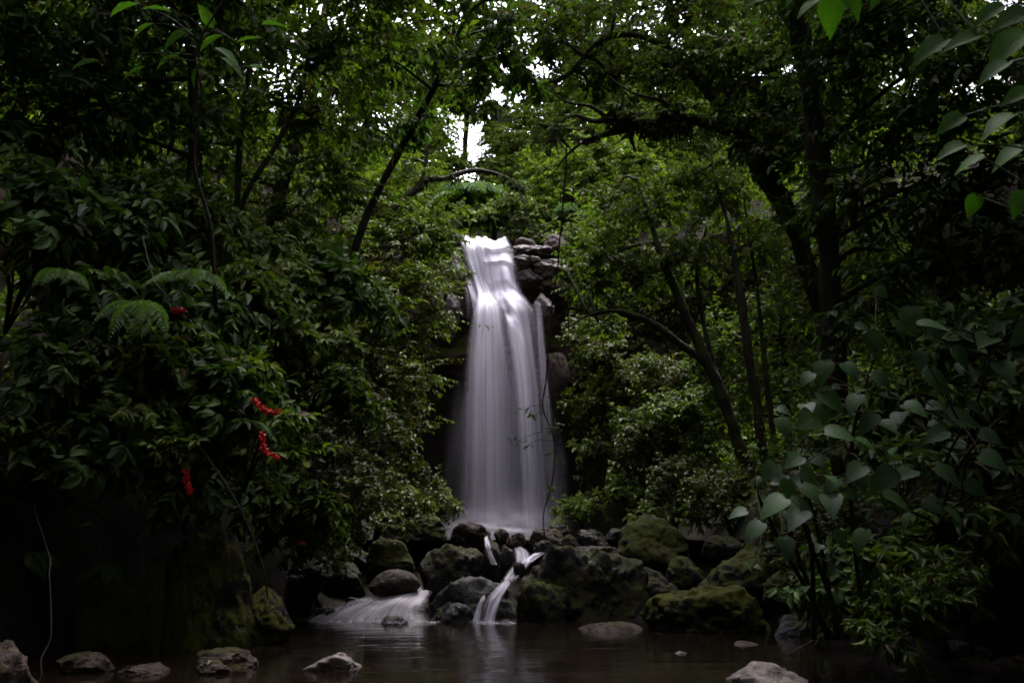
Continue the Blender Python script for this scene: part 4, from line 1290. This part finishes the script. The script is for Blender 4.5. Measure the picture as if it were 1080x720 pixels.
r = rngs(44)
bq = P(250, 480, 9.0)
fs = thing('flowering_shrub', 'dark shrub carrying curved spikes of bright red flowers above the mossy rock face', 'shrub', tuple(bq))
gw, gl = Geo(), Geo()
for (x, y, Yd, R) in [(255, 425, 8.9, 0.32), (300, 440, 9.1, 0.3), (240, 470, 8.9, 0.3), (300, 480, 9.1, 0.3), (200, 470, 8.8, 0.3), (190, 420, 9.0, 0.3), (270, 390, 9.1, 0.3), (190, 350, 9.0, 0.25)]:
    c = P(x, y, Yd)
    tube(gw, catmull([bq + np.array([0, 0.3, -0.3]), (bq + c) / 2 + np.array([0, 0.1, 0.05]), c], 9), np.linspace(0.016, 0.006, 9), 5)
    blob_foliage(gl, gw, r, c, R, 20, 7, T_OVAL, 0.13, 0.42, tint=0.6, droop=0.45, flat=0.4)
gw.build('stem', M['bark_dark'], fs, bq)
gl.build('foliage', M['leaf_mid'], fs, bq)
Yf = 8.45
flower_spike(r, [P(268, 421, Yf), P(274, 428, Yf), P(283, 434, Yf), P(294, 434, Yf)], 'red', fs, bq)
flower_spike(r, [P(276, 456, Yf), P(277, 466, Yf), P(280, 476, Yf), P(293, 482, Yf)], 'red', fs, bq)
flower_spike(r, [P(195, 496, Yf), P(197, 505, Yf), P(199, 512, Yf), P(200, 519, Yf)], 'red', fs, bq, n=46)
flower_spike(r, [P(182, 327, Yf + 0.2), P(187, 328, Yf + 0.2), P(194, 327, Yf + 0.2)], 'red', fs, bq, n=26)
bq = P(318, 600, 11.2)
fs = thing('flowering_shrub', 'small leafy plant with tiny orange blossoms above the low mossy rock', 'plant', tuple(bq))
gw, gl = Geo(), Geo()
for (x, y) in [(292, 556), (318, 572), (305, 585), (330, 562), (280, 575)]:
    c = P(x, y, 10.9)
    tube(gw, catmull([bq, (bq + c) / 2 + np.array([0, 0, 0.05]), c], 7), np.linspace(0.01, 0.004, 7), 5)
    blob_foliage(gl, gw, r, c, 0.22, 9, 6, T_LANCE, 0.14, 0.22, tint=0.6, droop=0.3, flat=0.4)
gw.build('stem', M['green_stem'], fs, bq)
gl.build('foliage', M['leaf_mid'], fs, bq)
for (x, y) in [(292, 556), (319, 573)]:
    flower_spike(r, [P(x - 3, y, 10.6), P(x, y - 1, 10.6), P(x + 3, y + 1, 10.6)], 'orange', fs, bq, n=12, size=0.022, name='blossom')

# ------------------------------------------------------------------ heart-leaved shrub on the right
HL = [(878, 422, 46), (853, 443, 36), (887, 457, 40), (915, 445, 30), (937, 448, 34), (915, 468, 30), (827, 450, 34), (868, 392, 30), (897, 390, 30),
      (990, 403, 38), (1015, 442, 44), (1015, 378, 40), (970, 380, 36), (987, 458, 38), (1045, 460, 34), (960, 337, 40), (987, 343, 40), (923, 363, 36), (950, 348, 34),
      (1040, 357, 42), (1077, 353, 40), (812, 497, 30), (815, 533, 40), (853, 502, 28), (857, 520, 30), (877, 530, 42), (875, 503, 34), (902, 497, 36), (932, 505, 36),
      (957, 498, 34), (948, 528, 36), (986, 533, 28), (1007, 543, 32), (840, 545, 38), (795, 560, 34), (830, 577, 26), (907, 570, 36), (837, 485, 30), (1048, 485, 36),
      (798, 508, 20), (830, 517, 26), (1068, 545, 28), (1075, 420, 40), (1060, 390, 34), (930, 400, 34), (1000, 500, 34), (1030, 515, 34), (900, 425, 30), (945, 470, 34), (965, 430, 34)]
r = rngs(66)
plants = [('large shrub of big grey-green heart-shaped leaves nearest the yellow-green boulder', (885, 620), lambda x: x < 925),
          ('large heart-leaved shrub at the right edge, taller and darker than its neighbour', (1010, 610), lambda x: x >= 925)]
for lab, (bx, by), sel in plants:
    bq = P(bx, by, 7.9)
    t = thing('heart_leaved_shrub', lab, 'shrub', tuple(bq), 'heart-leaved shrubs on the right bank')
    gs, gl = Geo(), Geo()
    sub = [h for h in HL if sel(h[0])]
    hub = []
    xs_ = np.array([h[0] for h in sub])
    ys_ = np.array([h[1] for h in sub])
    for k in range(6):
        j = r.integers(len(sub))
        tip = P(xs_[j] + r.normal() * 8, ys_[j] + 8, 7.6)
        path = catmull([bq + np.array([r.normal() * 0.1, 0.2, -0.4]), (bq + tip) / 2 + np.array([r.normal() * 0.1, 0.15, 0.05]), tip], 14)
        tube(gs, path, np.linspace(0.022, 0.008, 14), 6)
        hub.append(path[5:])
    hub = np.concatenate(hub)
    extra = [(h[0] + r.normal() * 26, h[1] + r.normal() * 26, h[2] * r.uniform(0.4, 0.8)) for h in sub] + [(h[0] + r.normal() * 20, h[1] + r.uniform(20, 110), h[2] * r.uniform(0.35, 0.6)) for h in sub[::2]]
    for i, (x, y, s) in enumerate(sub + extra):
        Yd = r.uniform(7.0, 7.7) if i < len(sub) else r.uniform(7.5, 8.2)
        c = P(x, y, Yd)
        L = s * m_per_px(Yd) * r.uniform(0.72, 0.98)
        az = r.uniform(-3.1, 0.0)
        d = np.array([math.cos(az) * 0.9, -r.uniform(0.1, 0.8), -r.uniform(0.05, 0.9)])
        nrm = np.array([r.normal() * 0.45, -0.85 + r.normal() * 0.35, 0.75 + r.normal() * 0.15])
        d = unit(d)
        pos = c - d * L * 0.45
        add_leaves(gl, T_HEART, pos[None], d[None], nrm[None], [L], [L * r.uniform(0.72, 0.9)], [r.uniform(0.25, 0.8)])
        k = np.argmin(np.linalg.norm(hub - pos, axis=1))
        tube(gs, catmull([hub[k], (hub[k] + pos) / 2 + np.array([0, 0, 0.03]), pos], 7), np.linspace(0.006, 0.003, 7), 4)
    gs.build('stem', M['bark_dark'], t, bq)
    gl.build('foliage', M['leaf_heart'], t, bq)

# overhanging sapling at upper right, close to the camera
r = rngs(71)
bq = G(4.0, 4.6)
t = thing('sapling', 'close sapling reaching in at the top right with large translucent bright green leaves', 'sapling', tuple(bq))
gs, gl = Geo(), Geo()
trunk = catmull([bq, P(1150, 400, 4.6), P(1130, 200, 4.6), P(1110, 60, 4.5), P(1080, -60, 4.4), P(960, -50, 4.3), P(870, -30, 4.3), P(800, -40, 4.3)], 50)
tube(gs, trunk, np.linspace(0.03, 0.006, 50), 7, rough=0.15)
LV = [(978, 52, 46, 200), (1012, 42, 40, 185), (1060, 50, 60, 210), (1000, 158, 34, 190), (1020, 172, 34, 190), (1025, 218, 26, 240), (1050, 130, 46, 200), (1040, 15, 36, 200), (1072, 100, 40, 190),
      (876, 18, 46, 255), (852, 6, 36, 200), (900, 4, 40, 300), (838, -8, 36, 210), (800, -4, 40, 190), (1060, 165, 40, 200), (1075, 215, 34, 230), (1045, 75, 40, 200), (930, -10, 46, 215), (1062, 20, 44, 190), (1000, 130, 34, 200)]
for x, y, s, dg in LV:
    Yd = r.uniform(3.9, 4.5)
    c = P(x, y, Yd)
    L = s * m_per_px(Yd)
    a = math.radians(dg)
    d = unit(np.array([math.cos(a), r.normal() * 0.3, math.sin(a) - 0.1]))
    nrm = np.array([r.normal() * 0.3, -0.8 + r.normal() * 0.3, 0.8])
    pos = c - d * L * 0.5
    add_leaves(gl, T_HEART, pos[None], d[None], nrm[None], [L], [L * 0.75], [r.uniform(0.3, 0.9)])
    k = np.argmin(np.linalg.norm(trunk - pos, axis=1))
    tube(gs, catmull([trunk[k], (trunk[k] + pos) / 2 + np.array([0, 0, 0.05]), pos], 8), np.linspace(0.007, 0.003, 8), 5)
gs.build('stem', M['green_stem'], t, bq)
gl.build('foliage', M['leaf_lit'], t, bq)

r = rngs(72)
bq = P(228, 330, 8.6)
t = thing('sapling', 'young tree at upper left whose few large leaves glow bright green against the dark', 'sapling', tuple(bq))
gs, gl = Geo(), Geo()
trunk = catmull([bq, P(222, 240, 8.5), P(204, 170, 8.4), P(213, 100, 8.3), P(208, 50, 8.2), P(250, -20, 8.1)], 40)
tube(gs, trunk, np.linspace(0.02, 0.008, 40), 7, rough=0.3)
for x, y, s, dg in [(185, 40, 44, 200), (222, 43, 36, 185), (176, 62, 36, 210), (240, 58, 34, -20), (246, 70, 34, -25), (150, 30, 30, 190), (272, 70, 22, 20), (262, 40, 30, 30), (130, 8, 36, 180), (165, 8, 34, 160), (218, 18, 30, 120), (90, 66, 34, 195), (140, 75, 30, 200), (290, 25, 32, 10), (205, 80, 26, 250)]:
    Yd = r.uniform(7.9, 8.5)
    c = P(x, y, Yd)
    L = s * m_per_px(Yd)
    a = math.radians(dg)
    d = unit(np.array([math.cos(a), r.normal() * 0.3, math.sin(a) - 0.15]))
    nrm = np.array([r.normal() * 0.3, -0.5 + r.normal() * 0.3, 0.9])
    pos = c - d * L * 0.5
    add_leaves(gl, T_OVAL, pos[None], d[None], nrm[None], [L], [L * 0.5], [r.uniform(0.3, 0.9)])
    k = np.argmin(np.linalg.norm(trunk - pos, axis=1))
    tube(gs, catmull([trunk[k], (trunk[k] + pos) / 2 + np.array([0, 0, 0.05]), pos], 8), np.linspace(0.007, 0.003, 8), 5)
gs.build('stem', M['bark_dark'], t, bq)
gl.build('foliage', M['leaf_lit'], t, bq)

# ------------------------------------------------------------------ vines, roots, dead branches
def vine(name, label, cat, pts, rad, mat, leaves=(), leafL=0.1, sides=5, seed=3):
    r = rngs(seed)
    pw = np.array([P(*q) for q in pts])
    t = thing(name, label, cat, tuple(pw[0]))
    g = Geo()
    full = catmull(pw, len(pw) * 8)
    full += 0.012 * np.stack([fbm(full * 3 + k * 5, 2) for k in range(3)], 1)
    tube(g, full, np.linspace(rad, rad * 0.6, len(full)), sides, rough=0.2)
    gl = Geo()
    for (x, y) in leaves:
        c = P(x, y, pts[0][2])
        k = np.argmin(np.linalg.norm(full - c, axis=1))
        tube(g, catmull([full[k], (full[k] + c) / 2 + np.array([0, 0, 0.04]), c], 7), np.linspace(rad * 0.5, rad * 0.25, 7), 4)
        m_ = 4
        add_leaves(gl, T_OVAL, np.repeat(c[None], m_, 0) + r.normal(size=(m_, 3)) * 0.03, np.stack([r.normal(size=m_), r.normal(size=m_) * 0.5, -0.3 + r.normal(size=m_) * 0.4], 1),
                   np.array([0, 0, 1.0]) + r.normal(size=(m_, 3)) * 0.4, leafL * r.uniform(0.7, 1.2, m_), leafL * 0.45, r.uniform(0.2, 0.7, m_))
    g.build('stem', M[mat], t, pw[0])
    if gl.n:
        gl.build('foliage', M['leaf_dark'], t, pw[0])
    return t


vine('hanging_vine', 'thin leafy vine hanging in front of the right side of the waterfall', 'vine',
     [(598, 152, 12.5), (592, 240, 12.6), (582, 330, 12.7), (576, 400, 12.7), (573, 430, 12.7), (580, 450, 12.7), (585, 470, 12.7), (582, 510, 12.7), (573, 545, 12.7), (574, 566, 12.7)], 0.013, 'bark_dark',
     [(553, 432), (562, 440), (543, 467), (557, 468), (580, 452), (583, 474), (577, 515), (590, 450)], 0.1)
vine('hanging_vine', 'bare thin vine hanging from the shaggy limb right of the leafy vine', 'vine',
     [(606, 145, 12.5), (603, 240, 12.6), (601, 320, 12.7), (598, 400, 12.7), (588, 440, 12.7), (581, 460, 12.7)], 0.006, 'bark_dark')
vine('hanging_root', 'thin pale root trailing down the dark left bank into the pool', 'root',
     [(20, 470, 8.8), (34, 525, 8.5), (47, 570, 8.1), (52, 590, 7.9), (50, 607, 7.8), (54, 640, 7.7), (53, 673, 7.6), (42, 695, 7.5), (44, 714, 7.45)], 0.006, 'twig')
vine('trailing_vine', 'leafy sprig trailing over the black hollow of the left bank beside the pale root', 'vine',
     [(96, 440, 8.7), (90, 480, 8.6), (80, 530, 8.5), (76, 585, 8.4)], 0.005, 'green_stem', [(94, 470), (86, 500), (82, 535), (76, 572), (74, 585)], 0.1, seed=8)
vine('trailing_vine', 'leafy sprig trailing low over the dark bank left of the steep mossy rock face', 'vine',
     [(150, 480, 9.0), (154, 530, 8.9), (150, 590, 8.8), (157, 640, 8.8)], 0.005, 'green_stem', [(152, 520), (150, 560), (152, 600), (158, 640)], 0.09, seed=9)
vine('dead_branch', 'bare brown branch fallen from the left bank onto the low mossy rock', 'branch',
     [(196, 450, 8.8), (218, 480, 8.6), (240, 513, 8.6), (263, 558, 8.7), (276, 598, 8.9), (283, 630, 9.3)], 0.011, 'twig')
vine('dead_branch', 'long bare twig slanting up from the water below the heart-leaved shrub', 'branch',
     [(833, 690, 8.6), (880, 662, 8.4), (907, 643, 8.3), (930, 620, 8.2)], 0.008, 'twig')
vine('dead_branch', 'short bare twig in the dark below the heart-leaved shrub, right of the longer one', 'branch',
     [(925, 648, 8.2), (960, 617, 8.1), (992, 597, 8.0)], 0.007, 'twig')
vine('dead_branch', 'curved thin branch bare of leaves among the shrubs over the red flowers', 'branch',
     [(150, 250, 8.8), (160, 290, 8.7), (172, 310, 8.6), (190, 322, 8.6)], 0.008, 'twig')

# ------------------------------------------------------------------ masses: undergrowth on the banks, added shade cover, far wood
r = rngs(303)
gl = Geo()
cnt = 11000
xs_ = r.uniform(-16, 16, cnt)
ys_ = r.uniform(5.5, 25, cnt)
ok = ((xs_ < -np.interp(ys_, [5, 9.5, 11.2, 12.5, 16, 20, 25], [4.6, 4.2, 3.3, 2.8, 2.6, 3.0, 3.2])) | (xs_ > np.interp(ys_, [5, 8.5, 10.5, 12.5, 16, 20, 25], [4.6, 4.0, 3.2, 3.4, 3.8, 3.9, 3.9])))
xs_, ys_ = xs_[ok], ys_[ok]
zs_ = ground_h(xs_, ys_)
s = np.stack([xs_, ys_, zs_], 1)
e = s + np.stack([r.normal(size=len(s)) * 0.25, r.normal(size=len(s)) * 0.25 - 0.12, r.uniform(0.25, 1.1, len(s))], 1)
twigs_and_leaves(gl, None, r, s, e, 12, T_SMALL, 0.15, 0.42, tint=0.45)
# plateau and hill behind
cnt = 4200
xs_ = r.uniform(-26, 26, cnt)
ys_ = r.uniform(26.3, 58, cnt)
ok = (np.abs(xs_ + 0.1) > np.interp(ys_, [26, 32, 40], [0.9, 0.8, 0.0]))
xs_, ys_ = xs_[ok], ys_[ok]
s = np.stack([xs_, ys_, ground_h(xs_, ys_)], 1)
e = s + np.stack([r.normal(size=len(s)) * 0.5, r.normal(size=len(s)) * 0.5, r.uniform(0.6, 2.2, len(s))], 1)
twigs_and_leaves(gl, None, r, s, e, 14, T_SMALL, 0.28, 0.42, tint=0.6)
o = gl.build('undergrowth', M['leaf_mid'])
tag(o, 'dense low undergrowth covering both banks and the plateau', 'undergrowth', kind='stuff')

# cliff plants: small hanging leaves on the rock face
gl = Geo()
cnt = 6500
xs_ = np.where(r.random(cnt) < 0.62, r.uniform(1.6, 8.5, cnt), r.uniform(-8.5, -1.9, cnt))
zs_ = r.uniform(1.2, 8.0, cnt)
s = np.stack([xs_, cliff_y(xs_, zs_) - 0.02, zs_], 1)
keep = fbm(s * 0.6, 2) > -0.15
s = s[keep]
e = s + np.stack([r.normal(size=len(s)) * 0.15, -r.uniform(0.15, 0.5, len(s)), r.normal(size=len(s)) * 0.2 - 0.05], 1)
twigs_and_leaves(gl, None, r, s, e, 9, T_SMALL, 0.12, 0.45, tint=0.45, droop=0.6)
tag(gl.build('cliff_plants', M['leaf_mid']), 'small leafy plants growing all over the cliff face', 'cliff plants', kind='stuff')

gl = Geo()
for tp in TOPS:
    k = min(len(tp), int(r.integers(2, 7)))
    if k < 1:
        continue
    p_ = tp[r.integers(0, len(tp), k)]
    d = r.normal(size=(k, 3))
    d[:, 2] *= 0.2
    L = r.uniform(0.04, 0.09, k)
    add_leaves(gl, T_SMALL, p_ + np.array([0, 0, 0.008]), d, np.array([0, 0, 1.0]) + r.normal(size=(k, 3)) * 0.2, L, L * 0.45, r.uniform(0.0, 1.0, k))
tag(gl.build('fallen_leaves', M['litter']), 'scattered fallen leaves lying on the stream boulders', 'fallen leaves', kind='stuff')

# added leaf cover out of view, blocking skylight over camera, banks and behind
gl = Geo()
gw = Geo()


def shade_clump(x, y, z, R, n):
    blob_foliage(gl, None, r, np.array([x, y, z]), R, n, 9, T_SMALL, 0.5, 0.5, squash=0.6, lower=0.8, tint=0.4, flat=0.4, wood=False)


for k in range(900):
    x, y = r.uniform(-34, 34), r.uniform(-30, 40)
    # leave a hole sized to let light onto the fall and its basin
    if math.hypot((x + 0.2) / 4.4, (y - 23.5) / 8.5) < 1.0:
        continue
    # cover thinned along the stream to let more light onto the near banks
    if -5.6 < x < 2.6 and 1 < y < 17 and r.random() < 0.72:
        continue
    if y > 26 and abs(x) < 0.6 * y:
        continue
    hz = max(float(ground_h(x, y)), 0)
    z = hz + r.uniform(7.5, 12.5)
    inview = y > 0 and abs(x) < 0.56 * y + 3
    if inview and z < 1 + y * 0.60 + 2.5:
        z = 1 + y * 0.60 + 2.8 + r.uniform(0, 2.5)
    shade_clump(x, y, z, r.uniform(2.4, 3.4), 75)
    if not inview and (y < -9 or abs(x) > 13) and r.random() < 0.8:
        shade_clump(x, y, hz + r.uniform(1.5, 6), r.uniform(2.2, 3.0), 50)
tag(gl.build('shade_canopy', M['leaf_dark']), 'unseen leaf cover added overhead and behind the viewpoint to shade the banks', 'shade_canopy', kind='stuff')
# far wood closing the view beyond the nearer trees, round the one patch of sky above the fall
gl = Geo()
GAPS = [(492, 158, 20, 22), (556, 62, 14, 18), (462, 2, 22, 14), (535, 100, 7, 8), (345, 30, 12, 9), (285, 80, 8, 8)]
FILL = [(480, 108, 0.9), (500, 92, 0.9), (517, 118, 0.9), (535, 150, 0.8), (460, 96, 1.0), (545, 84, 0.9), (470, 66, 1.0), (500, 60, 0.9), (520, 40, 1.1), (575, 95, 1.0), (455, 140, 0.9), (585, 50, 1.2), (610, 20, 1.4), (430, 40, 1.3), (545, 20, 1.0), (505, 20, 1.0), (475, 172, 0.7), (518, 175, 0.7)]
for k in range(820):
    px, py = r.uniform(-120, 1200), r.uniform(-110, 270)
    Yd = r.uniform(34, 52)
    R = r.uniform(1.4, 2.4)
    if k < len(FILL):
        blob_foliage(gl, None, r, P(FILL[k][0], FILL[k][1], 42), FILL[k][2] * 1.15, 120, 10, T_SMALL, 0.26, 0.45, tint=0.45, wood=False)
        continue
    rp = R / Yd * F * 0.8
    if any(((px - a) / (c_ + rp)) ** 2 + ((py - b_) / (d_ + rp)) ** 2 < 1 for a, b_, c_, d_ in GAPS):
        continue
    blob_foliage(gl, None, r, P(px, py, Yd), R, 95, 10, T_SMALL, 0.26, 0.45, tint=0.45, wood=False)
tag(gl.build('far_wood', M['leaf_mid']), 'far wood rising on the hill beyond the plateau', 'wood', kind='stuff')
